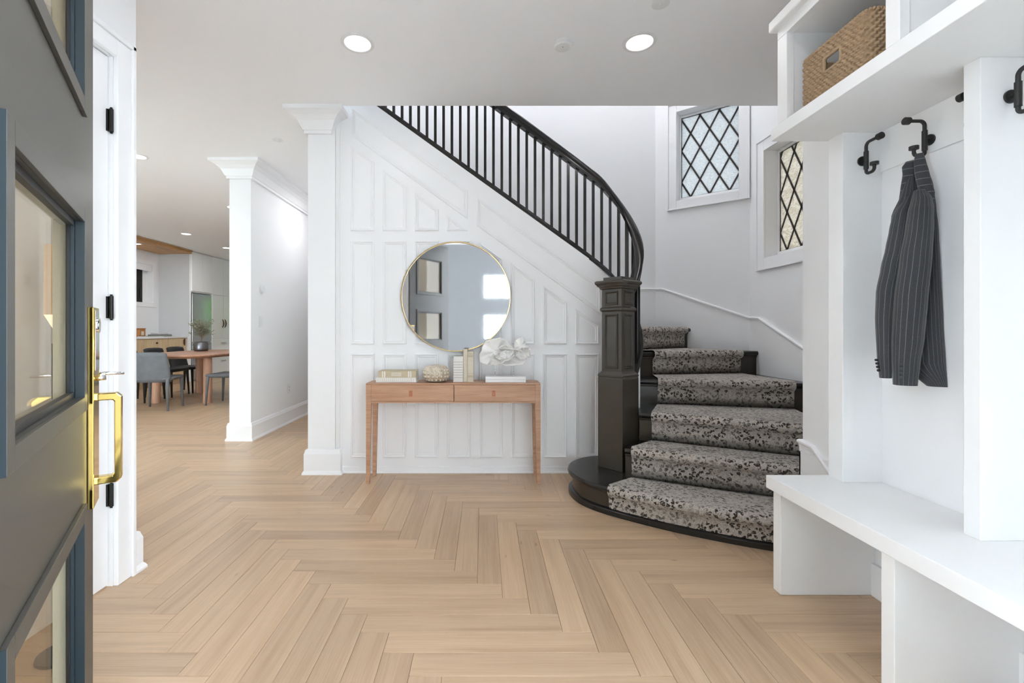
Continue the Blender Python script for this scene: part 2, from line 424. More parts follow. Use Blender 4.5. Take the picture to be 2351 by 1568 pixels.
for (x, y, r) in planks:
    if not plank_ok(x, y): continue
    px = 1110+1050*x/y; py = 756+1050*CAM_H/y
    vis = -250 < px < 2600 and py < 1800
    # behind the left wall, the hall wall or the stair
    if px < 300 and y > 2.2: vis = False
    if y > YH+.3 and px > 545 and x < XH-.1: vis = False
    if y > WY+.3 and px > 720: vis = False
    if x > 1.75: vis = False
    sel.append((vis, y, x, r))
vis = sorted([s for s in sel if s[0]], key=lambda s: s[1])
near = vis[:300]; rest = vis[300:]+[s for s in sel if not s[0]]
for q, (_, y, x, r) in enumerate(near):
    o = bpy.data.objects.new('plank', VAR[random.randrange(28)]); COL.objects.link(o); o.parent = floor
    o.location = (x, y, 0); o.rotation_euler = (0, 0, r+random.choice((0, PI)))
V, F, A = [], [], []
for (_, y, x, r) in rest:
    vs, fs, at = plank_mesh(random.randrange(60)); r2 = r+random.choice((0, PI)); cs, sn = round(math.cos(r2)), round(math.sin(r2)); k0 = len(V)
    V += [(x+vx*cs-vy*sn, y+vx*sn+vy*cs, vz) for vx, vy, vz in vs]; F += [tuple(i+k0 for i in f) for f in fs]; A += at
me = bpy.data.meshes.new('far_planks'); me.from_pydata(V, [], F); me.update()
a = me.attributes.new('plank', 'FLOAT_VECTOR', 'POINT'); a.data.foreach_set('vector', [c for v in A for c in v])
me.materials.append(MATS['oak_floor'])
o = bpy.data.objects.new('far_planks', me); COL.objects.link(o); o.parent = floor; o['kind'] = 'stuff'

# ------------------------------------------------------------------ ceiling and walls
m = MB(); m.box(-1.8, 2.5, .40, 2.02, CEIL, CEIL+.2); m.box(-7.3, 2.5, 2.02, 3.50, CEIL, CEIL+.2); m.box(-7.3, -1.30, 3.50, YB+.2, CEIL, CEIL+.2)
S(m.build('ceiling', 'ceiling_white'), 'smooth white ceiling with recessed lamps', 'ceiling')
m = MB(); m.box(-1.5, 2.6, 3.30, 4.9, TOP, TOP+.1)
S(m.build('ceiling_stairwell', 'ceiling_white'), 'white ceiling high over the stairwell', 'ceiling')

# closet wall on the left with its door
DY0, DY1, DZ = 1.12, 2.03, 2.35
m = MB(); m.box(XL-.14, XL, .40, DY0, 0, CEIL); m.box(XL-.14, XL, DY0, DY1, DZ, CEIL); m.box(XL-.14, XL, DY1, 2.165, 0, CEIL)
S(m.build('wall_left', 'wall_white'), 'white wall with the closet door beside the open front door', 'wall')
m = MB(); m.box(-7.3, -6.6, 2.02, 2.165, 0, CEIL); m.box(-3.6, XL-.14, 2.02, 2.165, 0, CEIL); m.box(-6.6, -3.6, 2.02, 2.165, 0, .5); m.box(-6.6, -3.6, 2.02, 2.165, 2.4, CEIL)
S(m.build('wall_near', 'wall_white'), 'white dining room wall backing onto the closet', 'wall')
w7 = S(thing('window_added_7', None, None, (-4.6, 2.09, .4)), 'added wide front window, out of view, that brightens the dining room', 'window')  # unseen window added so that sky light reaches dining room and hall
m = MB()
for x in (-6.6, -5.12, -3.65): m.box(x, x+.05, 2.06, 2.12, .5, 2.4)
m.build('sash', 'trim_white', parent=w7); MB().box(-6.6, -3.6, 2.088, 2.092, .5, 2.4).build('pane', 'clear_glass', parent=w7)
tr = S(MB().box(XL, XL+.022, DY1, DY1+.095, 0, DZ+.095).box(XL, XL+.022, DY0-.095, DY0, 0, DZ+.095).box(XL, XL+.022, DY0, DY1, DZ, DZ+.095).build('trim_1', 'trim_white', bevel=.004), 'white casing around the closet door', 'door casing')
MB().box(XL+.022, XL+.034, DY1+.075, DY1+.095, 0, DZ+.095).box(XL+.022, XL+.034, DY0-.095, DY1+.095, DZ+.075, DZ+.095).build('back_band', 'trim_white', parent=tr, bevel=.003)
d2 = S(MB().box(XL-.06, XL-.018, DY0+.003, DY1-.004, .008, DZ-.004).build('door_2', 'trim_white', bevel=.002), 'white closet door with black hinges', 'door')
for z in (2.064, 1.237, .407):
    h = MB(); h.tube([(XL-.002, DY1-.006, z-.05), (XL-.002, DY1-.006, z+.05)], .0085, 10)
    h.box(XL-.018, XL-.010, DY1-.016, DY1-.004, z-.048, z+.048)
    h.tube([(XL-.002, DY1-.006, z-.057), (XL-.002, DY1-.006, z+.057)], .005, 8)
    h.build('hinge', 'black_metal', parent=d2, autosmooth=40)
BASE = [(0, 0), (.032, 0), (.032, .010), (.026, .022), (.020, .030), (.020, .150), (.015, .165), (.011, .180), (0, .186)]
S(MB().sweep([(XL, DY1+.096, 0), (XL, 2.165, 0), (XL-.5, 2.165, 0)], BASE).build('baseboard_left', 'trim_white'), 'tall white plinth at the corner beside the closet door', 'baseboard')

# hall wall with thermostat
S(MB().box(XH-.22, XH, YH, YB, 0, CEIL).build('wall_hall', 'wall_white'), 'white wall end carrying the round thermostat', 'wall')
S(MB().sweep([(XH-.22, 9.0, 0), (XH-.22, YH, 0), (XH, YH, 0), (XH, 9.0, 0)], BASE).build('baseboard_hall', 'trim_white'), 'white baseboard around the thermostat wall', 'baseboard')
CROWN = [(0, -.175), (.022, -.175), (.022, -.150), (.030, -.146), (.040, -.125), (.060, -.085), (.090, -.055), (.125, -.035), (.140, -.030), (.140, 0), (0, 0)]
S(MB().sweep([(XH-.22, 9.0, CEIL), (XH-.22, YH, CEIL), (XH, YH, CEIL), (XH, 9.0, CEIL)], CROWN).build('trim_2', 'trim_white'), 'white crown moulding on the thermostat wall', 'crown moulding')

# panelled wall under the stair, with the column at its end
SLOPE = .718
def zline(x, zc=1.625, xc=.949): return zc+(xc-x)*SLOPE
wp = [(-1.38, 0), (1.02, 0), (1.02, zline(1.02)), (-1.38, zline(-1.38))]
ws = S(MB().prism_y(wp, WY, WY+.09).build('wall_stair', 'trim_white'), 'white panelled wall under the staircase', 'wall')
colm = S(MB().box(-1.386, -1.171, WY-.030, WY+.10, 0, CEIL).box(-1.171, -1.140, WY-.014, WY, 0, CEIL).build('trim_3', 'trim_white', bevel=.003), 'flat white pilaster at the end of the panelled wall', 'pilaster')
S(MB().sweep([(-1.386, WY+.3, 0), (-1.386, WY-.030, 0), (-1.145, WY-.030, 0), (-1.145, WY, 0)], [(a+.004, b*1.06) for a, b in BASE]).build('baseboard_pilaster', 'trim_white'), 'stepped white plinth at the foot of the pilaster', 'baseboard')
S(MB().sweep([(-1.386, WY+.5, CEIL), (-1.386, WY-.030, CEIL), (-1.215, WY-.030, CEIL), (-1.215, WY, CEIL)], CROWN).build('trim_4', 'trim_white'), 'white crown moulding capping the pilaster', 'crown moulding')
S(MB().sweep([(-1.14, WY, 0), (1.0, WY, 0)], [(0, 0), (.018, 0), (.016, .010), (.010, .016), (.008, .045), (0, .05)]).build('baseboard_stair', 'trim_white'), 'low white baseboard below the wall panels', 'baseboard')

def panel(poly, y, parent):
    """recess-and-bead panel moulding on the wall face, poly in (x, z) counter-clockwise seen from the room"""
    steps = [(-.001, 0), (.001, .010), (.007, .013), (.013, .010), (.017, .004), (.022, .006), (.026, .0035), (.030, .0)]
    rs = [[(x, y-h, z) for x, z in inset(poly, d)] for d, h in steps]
    mb = MB(); mb.rings(rs, True, False)
    return mb.build('panel', 'trim_white', parent=parent)
K = WY/1050.0
def wx(px): return (px-1110)*K
def wz(py): return CAM_H-(py-756)*K
pit = 73.6
for c in range(8):
    a, b = wx(805.5+c*pit), wx(859.5+c*pit)
    panel([(a, wz(1050)), (b, wz(1050)), (b, wz(812)), (a, wz(812))], WY, ws)
    if c < 4: za = zb = wz(553)
    else:
        off = [0, 0, 0, 0, 556, 603, 655.5, 709][c]; za = wz(off); zb = za-(b-a)*SLOPE
    panel([(a, wz(790)), (b, wz(790)), (b, zb), (a, za)], WY, ws)
    if c < 4:
        za = wz([333, 388, 442, 496][c]); zb = za-(b-a)*SLOPE
        if c < 3: panel([(a, wz(530)), (b, wz(530)), (b, zb), (a, za)], WY, ws)
        else:
            xb = a+(za-wz(530))/SLOPE
            panel([(a, wz(530)), (xb, wz(530)), (a, za)], WY, ws)
# two long sloping panels beneath the stair string
def band(x0, x1):
    u0 = zline(x0)-.155; u1 = zline(x1)-.155; t = .225
    return [(x0, u0-t), (x1, u1-t), (x1, u1), (x0, u0)]
panel(band(-1.05, wx(1073)), WY, ws); panel(band(wx(1095), wx(1378)), WY, ws)

# ------------------------------------------------------------------ stairwell shell
def oriented_wall(mb, P0, a, L, z0, z1, th, hole=None):
    """wall from P0 along plan direction a, thickness outward (right of a reversed)"""
    A = Vector((a.x, a.y, 0)); N = Vector((a.y, -a.x, 0)); o = (P0.x, P0.y, 0); Z = Vector((0, 0, 1))
    def bx(t0, t1, za, zb): mb.obox(o, A, N, Z, (t0, 0, za), (t1, th, zb))
    if not hole: bx(0, L, z0, z1)
    else:
        t0, t1, za, zb = hole
        bx(0, t0, z0, z1); bx(t1, L, z0, z1); bx(t0, t1, z0, za); bx(t0, t1, zb, z1)
H1 = (.085, .615, 2.37, 3.22)       # opening of window 1 along the slanting wall
H2 = (4.008-3.79, 4.008-3.26, 1.73, 2.62)
m = MB(); oriented_wall(m, C1, DA, T1, 0, TOP, .17, H1)
S(m.build('wall_slanted', 'wall_white'), 'slanting white stairwell wall holding the upper leaded window', 'wall')
m = MB(); oriented_wall(m, C1+Vector((0, -1.7)), Vector((0, 1)), 1.7, 0, TOP, .17, (1.7-H2[1], 1.7-H2[0], H2[2], H2[3]))
S(m.build('wall_window', 'wall_white'), 'white stairwell wall holding the lower leaded window', 'wall')
S(MB().box(-1.5, BX+.12, BY, BY+.15, 0, TOP).build('wall_stairwell', 'wall_white'), 'plain white wall at the back of the stairwell', 'wall')
S(MB().box(-1.5, 2.5, 3.34, 3.50, CEIL+.2, TOP).build('wall_upper', 'wall_white'), 'white upper landing wall over the foyer', 'wall')
S(MB().box(-1.38, -1.28, WY+.1, BY+.1, 0, TOP).build('wall_landing', 'wall_white'), 'white wall at the top of the stair', 'wall')
S(MB().box(XR, 2.6, .40, 2.402, 0, CEIL).build('wall_right', 'wall_white'), 'white wall behind the coat rack', 'wall')
S(MB().box(XS-.02, 2.6, 2.402, 3.5, CEIL-.02, CEIL+.2).build('ceiling_edge', 'ceiling_white'), 'ceiling edge over the stair foot', 'ceiling')

# sloping cap of the stair skirting
CAP = [(0, -.016), (.012, -.015), (.014, -.006), (.020, .003), (.020, .012), (.013, .017), (0, .018)]
p1 = C1+DA*.753
capline = [(1.30, BY, 1.53), (BX, BY, 1.53), (p1.x, p1.y, 1.528), (C1.x, C1.y, 1.232), (XS, 3.863, 1.226), (XS, 3.36, 1.010), (XS, 2.42, .61)]
S(MB().sweep(capline, CAP).build('trim_5', 'trim_white'), 'white sloping cap of the stair skirting below the leaded windows', 'skirting cap')
m = MB()
for p, q in zip(capline[:-1], capline[1:]):
    a = Vector((q[0]-p[0], q[1]-p[1], 0)); n = Vector((a.y, -a.x, 0)).normalized()*.010
    P, Q = Vector(p), Vector(q)
    m.add([Vector((P.x, P.y, 0)), Vector((Q.x, Q.y, 0)), Q, P, Vector((P.x, P.y, 0))+n, Vector((Q.x, Q.y, 0))+n, Q+n, P+n], [(4, 5, 6, 7), (7, 6, 2, 3), (0, 4, 7, 3), (1, 2, 6, 5)])
S(m.build('baseboard_stairwell', 'trim_white'), 'tall white stair skirting along the window walls', 'baseboard')
lowcap = [(XR+.35, 2.402, .545), (XR, 2.402, .545), (XR, 2.315, .535), (XR, 2.10, .36)]
S(MB().sweep(lowcap, CAP).build('trim_6', 'trim_white'), 'short white skirting cap stepping down behind the bench', 'skirting cap')
m = MB(); m.box(XR-.012, XR, 2.17, 2.412, 0, .50); m.prism_z([(XR-.012, 2.402), (XR+.3, 2.402), (XR+.3, 2.412), (XR-.012, 2.412)], 0, .53)
S(m.build('baseboard_right', 'trim_white'), 'white skirting board at the foot of the stair behind the bench', 'baseboard')

# leaded windows
def clip(poly, x0, x1, z0, z1):
    def cut(pts, f):
        out = []
        for i in range(len(pts)):
            p, q = pts[i-1], pts[i]; a, b = f(p), f(q)
            if a >= 0: 
                out.append(p)
                if b < 0: t = a/(a-b); out.append((p[0]+(q[0]-p[0])*t, p[1]+(q[1]-p[1])*t))
            elif b >= 0: t = a/(a-b); out.append((p[0]+(q[0]-p[0])*t, p[1]+(q[1]-p[1])*t))
        return out
    for f in (lambda p: p[0]-x0, lambda p: x1-p[0], lambda p: p[1]-z0, lambda p: z1-p[1]):
        poly = cut(poly, f)
        if len(poly) < 3: return []
    return poly
def leaded_window(name, label, P0, a, hole, dep, glassmat, inset_b, cas):
    """a: along the wall; the hole (t0,t1,za,zb) lies in the wall; out = away from the room"""
    A = Vector((a.x, a.y, 0)); N = Vector((a.y, -a.x, 0)); Z = Vector((0, 0, 1)); o = Vector((P0.x, P0.y, 0))
    t0, t1, za, zb = hole
    root = S(thing(name, None, None, tuple(o+A*((t0+t1)/2)+Z*za)), label, 'window')
    def at(t, n, z): return o+A*t+N*n+Z*z
    # casing on the room side: a flat ring with a raised back band
    def ringbox(mb, r_out, r_in, n0, n1):
        (a0, a1, b0, b1), (c0, c1, d0, d1) = r_out, r_in
        for (u0, u1, w0, w1) in ((a0, c0, b0, b1), (c1, a1, b0, b1), (c0, c1, b0, d0), (c0, c1, d1, b1)):
            mb.obox(o, A, N, Z, (u0, n0, w0), (u1, n1, w1))
    mb = MB(); ringbox(mb, (t0-cas, t1+cas, za-cas, zb+cas), (t0, t1, za, zb), -.016, 0); mb.build('casing', 'trim_white', parent=root, bevel=.003)
    mb = MB(); ringbox(mb, (t0-cas-.014, t1+cas+.014, za-cas-.014, zb+cas+.014), (t0-cas, t1+cas, za-cas, zb+cas), -.026, 0); mb.build('back_band', 'trim_white', parent=root, bevel=.004)
    mb = MB(); g0, g1, h0, h1 = t0+.012, t1-.012, za+inset_b, zb-.02
    ringbox(mb, (t0, t1, za, zb), (g0, g1, h0, h1), dep-.02, dep+.02); mb.build('sash', 'trim_white', parent=root, bevel=.003)
    # diamond panes and lead
    W = (g1-g0)/3.0; H = W*1.82
    zc = h0+H*.0
    for i in range(-1, 8):
        for j in range(-1, 12):
            cx = g0+i*W/2+.0; cz = zc+j*H/2
            if (i+j) % 2: continue
            poly = clip([(cx-W/2, cz), (cx, cz-H/2), (cx+W/2, cz), (cx, cz+H/2)], g0, g1, h0, h1)
            if len(poly) < 3: continue
            ar = abs(sum(poly[q-1][0]*poly[q][1]-poly[q][0]*poly[q-1][1] for q in range(len(poly))))/2
            if ar < 2e-4: continue
            n = len(poly); mb = MB()
            mb.add([at(t, dep-.002, z) for t, z in poly]+[at(t, dep+.002, z) for t, z in poly], [tuple(range(n)), tuple(range(n, 2*n))[::-1]]+[(q, n+q, n+(q+1) % n, (q+1) % n) for q in range(n)])
            mb.build('pane', glassmat, parent=root)
    for sg in (1, -1):
        for q in range(-14, 15):
            # line z = zc + sg*(H/W)*(t-g0) + q*H + H/2
            pts = []
            for t in (g0, g1): 
                z = zc+sg*(H/W)*(t-g0)+q*H+H/2
                pts.append((t, z))
            (ta, z_a), (tb, z_b) = pts
            def cutz(t, z, t2, z2):
                if z < h0: f = (h0-z)/(z2-z) if z2 != z else 2; return (t+(t2-t)*f, h0)
                if z > h1: f = (h1-z)/(z2-z); return (t+(t2-t)*f, h1)
                return (t, z)
            if max(z_a, z_b) <= h0+.01 or min(z_a, z_b) >= h1-.01: continue
            p = cutz(ta, z_a, tb, z_b); r = cutz(tb, z_b, ta, z_a)
            if abs(p[0]-r[0]) < .015: continue
            P, R = at(p[0], dep, p[1]), at(r[0], dep, r[1]); dd = (R-P).normalized(); ss = N.cross(dd)
            MB().obox(P, dd, ss, N, (0, -.0072, -.006), ((R-P).length, .0072, .006)).build('lead_bar', 'lead', parent=root)
    mb = MB(); ringbox(mb, (g0-.004, g1+.004, h0-.004, h1+.004), (g0+.004, g1-.004, h0+.004, h1-.004), dep-.006, dep+.006); mb.build('lead_border', 'lead', parent=root)
    return root
leaded_window('window_1', 'leaded diamond-pane window of pale rippled glass high above the stair', C1, DA, H1, .12, 'glass_blue', .05, .072)
# the lower window: the wall runs along +y, so measure from its near end
P2 = C1+Vector((0, -1.7))
leaded_window('window_2', 'warm-tinted leaded diamond-pane window beside the coat rack shelf', P2, Vector((0, 1)), (1.7-H2[1], 1.7-H2[0], H2[2], H2[3]), .12, 'glass_amber', .05, .085)

# ------------------------------------------------------------------ front wall, added porch, outside
m = MB(); m.box(-1.8, XL, .36, .52, 0, CEIL); m.box(-.72, -.64, .36, .52, 0, CEIL); m.box(.80, .88, .36, .52, 0, CEIL); m.box(XR-.08, XR, .36, .52, 0, CEIL); m.box(XL, XR, .36, .52, 2.42, CEIL); m.box(XL, -.72, .36, .52, 1.0, 2.42); m.box(.88, XR-.08, .36, .52, 1.0, 2.42)
S(m.build('wall_front', 'wall_white'), 'white front wall framing the entrance and the added sidelights', 'wall')
for nm, x0, x1, lb in (('window_added_5', XL, -.72, 'added low clear sidelight behind the open front door, for light on the ceiling'), ('window_added_6', .88, XR-.08, 'added low clear sidelight behind the coat rack end, for light on the ceiling')):  # sidelights added low, to send ground bounce up to the ceiling
    wr = S(thing(nm, None, None, ((x0+x1)/2, .44, 0)), lb, 'window')
    MB().box(x0, x1, .438, .442, .06, 1.0).build('pane', 'clear_glass', parent=wr); MB().box(x0, x1, .41, .47, 0, .06).build('sash', 'trim_white', parent=wr)
pw = MB()  # unseen wall added to give the mirror its grey and two bright openings
for (x0, x1, z0, z1) in ((-2.2, .02, -.1, 3.3), (.85, 1.15, -.1, 3.3), (.02, .85, -.1, .95), (.02, .85, 1.43, 1.80), (.02, .85, 2.27, 3.3)): pw.box(x0, x1, -2.45, -2.30, z0, z1)
S(MB().box(-2.3, 1.7, -2.45, .36, 3.3, 3.4).build('roof_porch_added', 'ceiling_white'), 'added white porch roof, out of view, that shades the foyer floor', 'roof')  # roof added out of view to keep high sky off the foyer floor
pw.box(-2.35, -2.2, -2.45, -1.75, -.1, 3.3)  # side return added to block sky light from the cubbies
S(pw.build('wall_porch_added', 'porch_grey'), 'added grey porch wall with two square openings for the mirror and a shading side return', 'wall')
S(MB().box(-30, 30, -30, .40, -.25, -.10).box(-7.4, -1.8, .4, 2.02, -.25, -.10).box(-30, -7.4, .4, 40, -.25, -.10).box(2.7, 30, .4, 40, -.25, -.1).box(-7.4, 2.7, 12.6, 40, -.25, -.1).build('ground', 'ground_grey'), 'grey paved ground outside the house', 'ground')

# ------------------------------------------------------------------ dining and kitchen shell
WB = (-6.15, -5.10, 1.06, 2.02)
m = MB(); m.box(-7.3, WB[0], YB, YB+.15, 0, CEIL); m.box(WB[1], XH, YB, YB+.15, 0, CEIL); m.box(WB[0], WB[1], YB, YB+.15, 0, WB[2]); m.box(WB[0], WB[1], YB, YB+.15, WB[3], CEIL)
S(m.build('wall_back', 'wall_white'), 'white kitchen wall with the garden window', 'wall')
S(MB().box(XH, -1.3, 8.8, 8.9, 0, CEIL).build('wall_hall_end', 'wall_white'), 'white wall closing the hallway', 'wall')
S(MB().box(-1.48, -1.38, BY+.15, 8.8, 0, CEIL).build('wall_hall_side', 'wall_white'), 'white hallway wall behind the stair', 'wall')
KW = (9.05, 9.76, 1.70, 2.50)
m = MB(); m.box(XK-.15, XK, 2.1, KW[0], 0, CEIL); m.box(XK-.15, XK, KW[1], YB+.1, 0, CEIL); m.box(XK-.15, XK, KW[0], KW[1], 0, KW[2]); m.box(XK-.15, XK, KW[0], KW[1], KW[3], CEIL)
S(m.build('wall_kitchen', 'wall_white'), 'white kitchen side wall above the counter', 'wall')
w3 = S(thing('window_3', None, None, (XK, 9.4, KW[2])), 'small kitchen window with white blind and black frame', 'window')
m = MB(); c = .09
m.box(XK, XK+.018, KW[0]-c, KW[0], KW[2]-c, KW[3]+c); m.box(XK, XK+.018, KW[1], KW[1]+c, KW[2]-c, KW[3]+c); m.box(XK, XK+.018, KW[0], KW[1], KW[2]-c, KW[2]); m.box(XK, XK+.018, KW[0], KW[1], KW[3], KW[3]+c)
m.build('casing', 'trim_white', parent=w3, bevel=.004)
MB().box(XK-.03, XK-.005, KW[0], KW[1]-.02, KW[3]-.13, KW[3]).build('blind', 'trim_white', parent=w3, bevel=.004)
MB().box(XK-.13, XK-.10, KW[0], KW[1]-.16, KW[2], KW[3]).build('sash', 'black_metal', parent=w3)
MB().box(XK-.125, XK-.115, KW[1]-.16, KW[1], KW[2], KW[3]).build('pane', 'trim_white', parent=w3)
MB().box(XK-.10, XK-.085, 9.52, 9.55, KW[2]+.1, KW[2]+.3).build('latch', 'matte_black', parent=w3)
# garden window and its hedge, mirrored in the steel fridge
w4 = S(thing('window_4', None, None, (-5.6, YB, WB[2])), 'small garden window reflected in the fridge', 'window')
m = MB()
for x in (WB[0], WB[1]-.05): m.box(x, x+.05, YB+.04, YB+.10, WB[2], WB[3])
m.box(WB[0], WB[1], YB+.04, YB+.10, WB[2], WB[2]+.05); m.box(WB[0], WB[1], YB+.04, YB+.10, WB[3]-.05, WB[3])
m.build('sash', 'trim_white', parent=w4)
MB().box(WB[0], WB[1], YB+.068, YB+.072, WB[2], WB[3]).build('pane', 'clear_glass', parent=w4)
m = MB(); rr = random.Random(3)
for i in range(5200):
    c = Vector((rr.uniform(-7.5, -1.5), rr.uniform(13.9, 14.5), rr.uniform(-.1, 3.2+.4*math.sin(i)))); s = rr.uniform(.07, .14)
    a = Vector((rr.uniform(-1, 1), rr.uniform(-1, 1), rr.uniform(-1, 1))).normalized(); b = a.orthogonal().normalized()
    m.add([c-a*s, c+b*s*.5, c+a*s, c-b*s*.5], [(0, 1, 2, 3)])
for q in range(60):
    m.ball((-7.4+q*.1, 14.9+.15*math.sin(q*2.1), 1.4+.3*math.sin(q*1.3)), .45, 10, 8, (1, .6, 3.6))
tag(m.build('hedge_foliage', 'garden_leaf'), 'bright green garden hedge outside the kitchen window', 'hedge', kind='stuff')

# ------------------------------------------------------------------ staircase
def catv(P, n):
    out = []; Q = [P[0]]+P+[P[-1]]
    for i in range(1, len(Q)-2):
        for j in range(n):
            t = j/n; p0, p1, p2, p3 = Q[i-1:i+3]
            out.append(.5*((2*p1)+(-p0+p2)*t+(2*p0-5*p1+4*p2-p3)*t*t+(-p0+3*p1-3*p2+p3)*t**3))
    return out
stair = thing('staircase', 'black winding staircase with curved handrail rising behind the panelled wall', 'staircase', (1.2, 3.2, 0))
ZS = [.17+.196*k for k in range(16)]                 # top of each tread
# nosing lines: inner end, outer end, outward bow
NOSE = [((.763, 2.800), (1.677, 2.270), .055), ((.915, 2.965), (2.336, 2.290), .02), ((1.075, 3.170), (2.336, 2.510), .012), ((1.190, 3.490), (2.336, 3.200), .0),
        ((1.255, 3.700), (2.336, 3.870), .0), ((1.215, 3.800), (1.960, 4.309), .0), ((1.100, 3.840), (1.430, BY), .0)]
x = .95
while len(NOSE) < 15:
    NOSE.append(((x, WY+.09), (x, BY), 0.0)); x -= .272
def nl(k, s, off=0.0):
    a, b, bow = NOSE[k]; a, b = Vector(a), Vector(b); d = (b-a).normalized(); n = Vector((-d.y, d.x))   # n points up the stair
    p = a+(b-a)*s+n*(off-bow*4*s*(1-s)); return p
def nn(k):
    a, b, _ = NOSE[k]; d = (Vector(b)-Vector(a)).normalized(); return Vector((-d.y, d.x))
# bottom step with its rounded end
bull = [tuple(p) for p in [(1.04, 3.53)]]
_bc = [Vector(p) for p in ((.94, 3.535), (.78, 3.49), (.655, 3.38), (.598, 3.25), (.590, 3.12), (.622, 2.985), (.688, 2.878), (.763, 2.800))]
bull += [tuple(p) for p in catv(_bc, 4)]
def outline(d):
    f = [tuple(nl(0, i/14, d)) for i in range(15)]
    c = Vector((.93, 3.18)); bl = [tuple(Vector(p)+(c-Vector(p)).normalized()*d) for p in bull]
    return bl+f+[(1.677, 2.75), (1.30, 3.10), (1.1, 3.4)]
def nosed(mb, fn, z0, z1, r=.012):
    """slab with rounded edge: fn(d) gives the outline inset by d"""
    h = z1-z0
    rs = []
    for d, z in ((.010, z0), (.003, z0+h*.2), (0, z0+h*.5), (.003, z0+h*.8), (.010, z1)):
        rs.append([(x, y, z) for x, y in fn(d)])
    return mb.rings(rs, True, True)
nosed(MB(), outline, ZS[0]-.034, ZS[0]).build('tread', 'tread_black', parent=stair, autosmooth=40)
MB().rings([[(x, y, z) for x, y in outline(.032)] for z in (.0, ZS[0]-.034)], True, False).build('riser', 'stair_black', parent=stair, autosmooth=40)
MB().rings([[(x, y, z) for x, y in outline(d)] for d, z in ((.006, 0), (.006, .028), (.014, .036), (.032, .040))], True, False).build('base_shoe', 'tread_black', parent=stair, autosmooth=40)
for k in range(1, 14):
    a0, b0, _ = NOSE[k]; a1, b1, _ = NOSE[k+1]
    def poly(d, k=k, b0=b0, b1=b1):
        pts = [tuple(nl(k, i/8, d)) for i in range(9)]
        if k == 4: pts.append((C1.x, C1.y))
        if k == 5: pts.append((BX, BY))
        e = nn(k+1)*.05
        pts += [tuple(Vector(b1)+e), tuple(Vector(NOSE[k+1][0])+e)]
        return pts
    nosed(MB(), poly, ZS[k]-.034, ZS[k]).build('tread', 'tread_black', parent=stair, autosmooth=40)
    mb = MB(); rs = []
    for z in (ZS[k-1], ZS[k]-.034):
        rs.append([tuple(nl(k, i/8, .030))+(z,) for i in range(9)]+[tuple(nl(k, 1-i/8, .05))+(z,) for i in range(9)])
    mb.rings(rs, True, True).build('riser', 'stair_black', parent=stair)
    cove = MB(); cove.rings([[tuple(nl(k, i/8, d))+(ZS[k]-z,) for i in range(9)] for d, z in ((.032, .056), (.026, .052), (.020, .038), (.032, .034))], False, False).build('cove_moulding', 'stair_black', parent=stair, smooth=True)

# curved plan of the inner string; rail heights along it
RP = [(-1.30, 3.665, 3.975, 3.262), (-.60, 3.665, 3.468, 2.760), (.30, 3.665, 2.808, 2.113), (.70, 3.665, 2.510, 1.826), (.84, 3.664, 2.402, 1.722), (.937, 3.658, 2.322, 1.645), (1.03, 3.643, 2.205, 1.555), (1.105, 3.600, 2.075, 1.440), (1.150, 3.535, 1.935, 1.290), (1.165, 3.460, 1.800, 1.130), (1.148, 3.385, 1.660, .985), (1.102, 3.325, 1.515, .850), (1.045, 3.290, 1.400, .760)]
def cat(P, n):
    """Catmull-Rom through P"""
    out = []
    Q = [P[0]]+P+[P[-1]]
    for i in range(1, len(Q)-2):
        for j in range(n):
            t = j/n; p0, p1, p2, p3 = [Vector(q) for q in Q[i-1:i+3]]
            out.append(.5*((2*p1)+(-p0+p2)*t+(2*p0-5*p1+4*p2-p3)*t*t+(-p0+3*p1-3*p2+p3)*t**3))
    out.append(Vector(P[-1])); return out
H4 = [Vector((a, b, c)) for a, b, c, d in RP]; B4 = [Vector((a, b, d)) for a, b, c, d in RP]
hr = [H4[0], H4[1], H4[2]]+cat(H4[3:], 8); br = [B4[0], B4[1], B4[2]]+cat(B4[3:], 8)
RAIL = [(-.028, -.052), (-.030, -.036), (-.022, -.030), (-.022, -.018), (-.034, -.006), (-.037, .010), (-.030, .026), (-.015, .036), (0, .039), (.015, .036), (.030, .026), (.037, .010), (.034, -.006), (.022, -.018), (.022, -.030), (.030, -.036), (.028, -.052)]
MB().sweep(hr, RAIL).build('handrail', 'tread_black', parent=stair, autosmooth=50)
BRL = [(-.026, -.026), (.026, -.026), (.026, -.010), (.032, -.004), (.032, .010), (.018, .018), (.018, .024), (-.018, .024), (-.018, .018), (-.032, .010), (-.032, -.004), (-.026, -.010)]
MB().sweep(br, BRL).build('bottom_rail', 'tread_black', parent=stair, autosmooth=50)
# white curved string below the bottom rail
cv = [p for p in br if p.x > .93 or p.y < 3.65]
rs = []
MB().rings([[(p.x+dx, p.y, 0.02) for p in cv] for dx in (0,)]+[[(p.x, p.y, p.z-.02) for p in cv]], False, False).build('string_panel', 'trim_white', parent=stair, smooth=True, solid=.02)
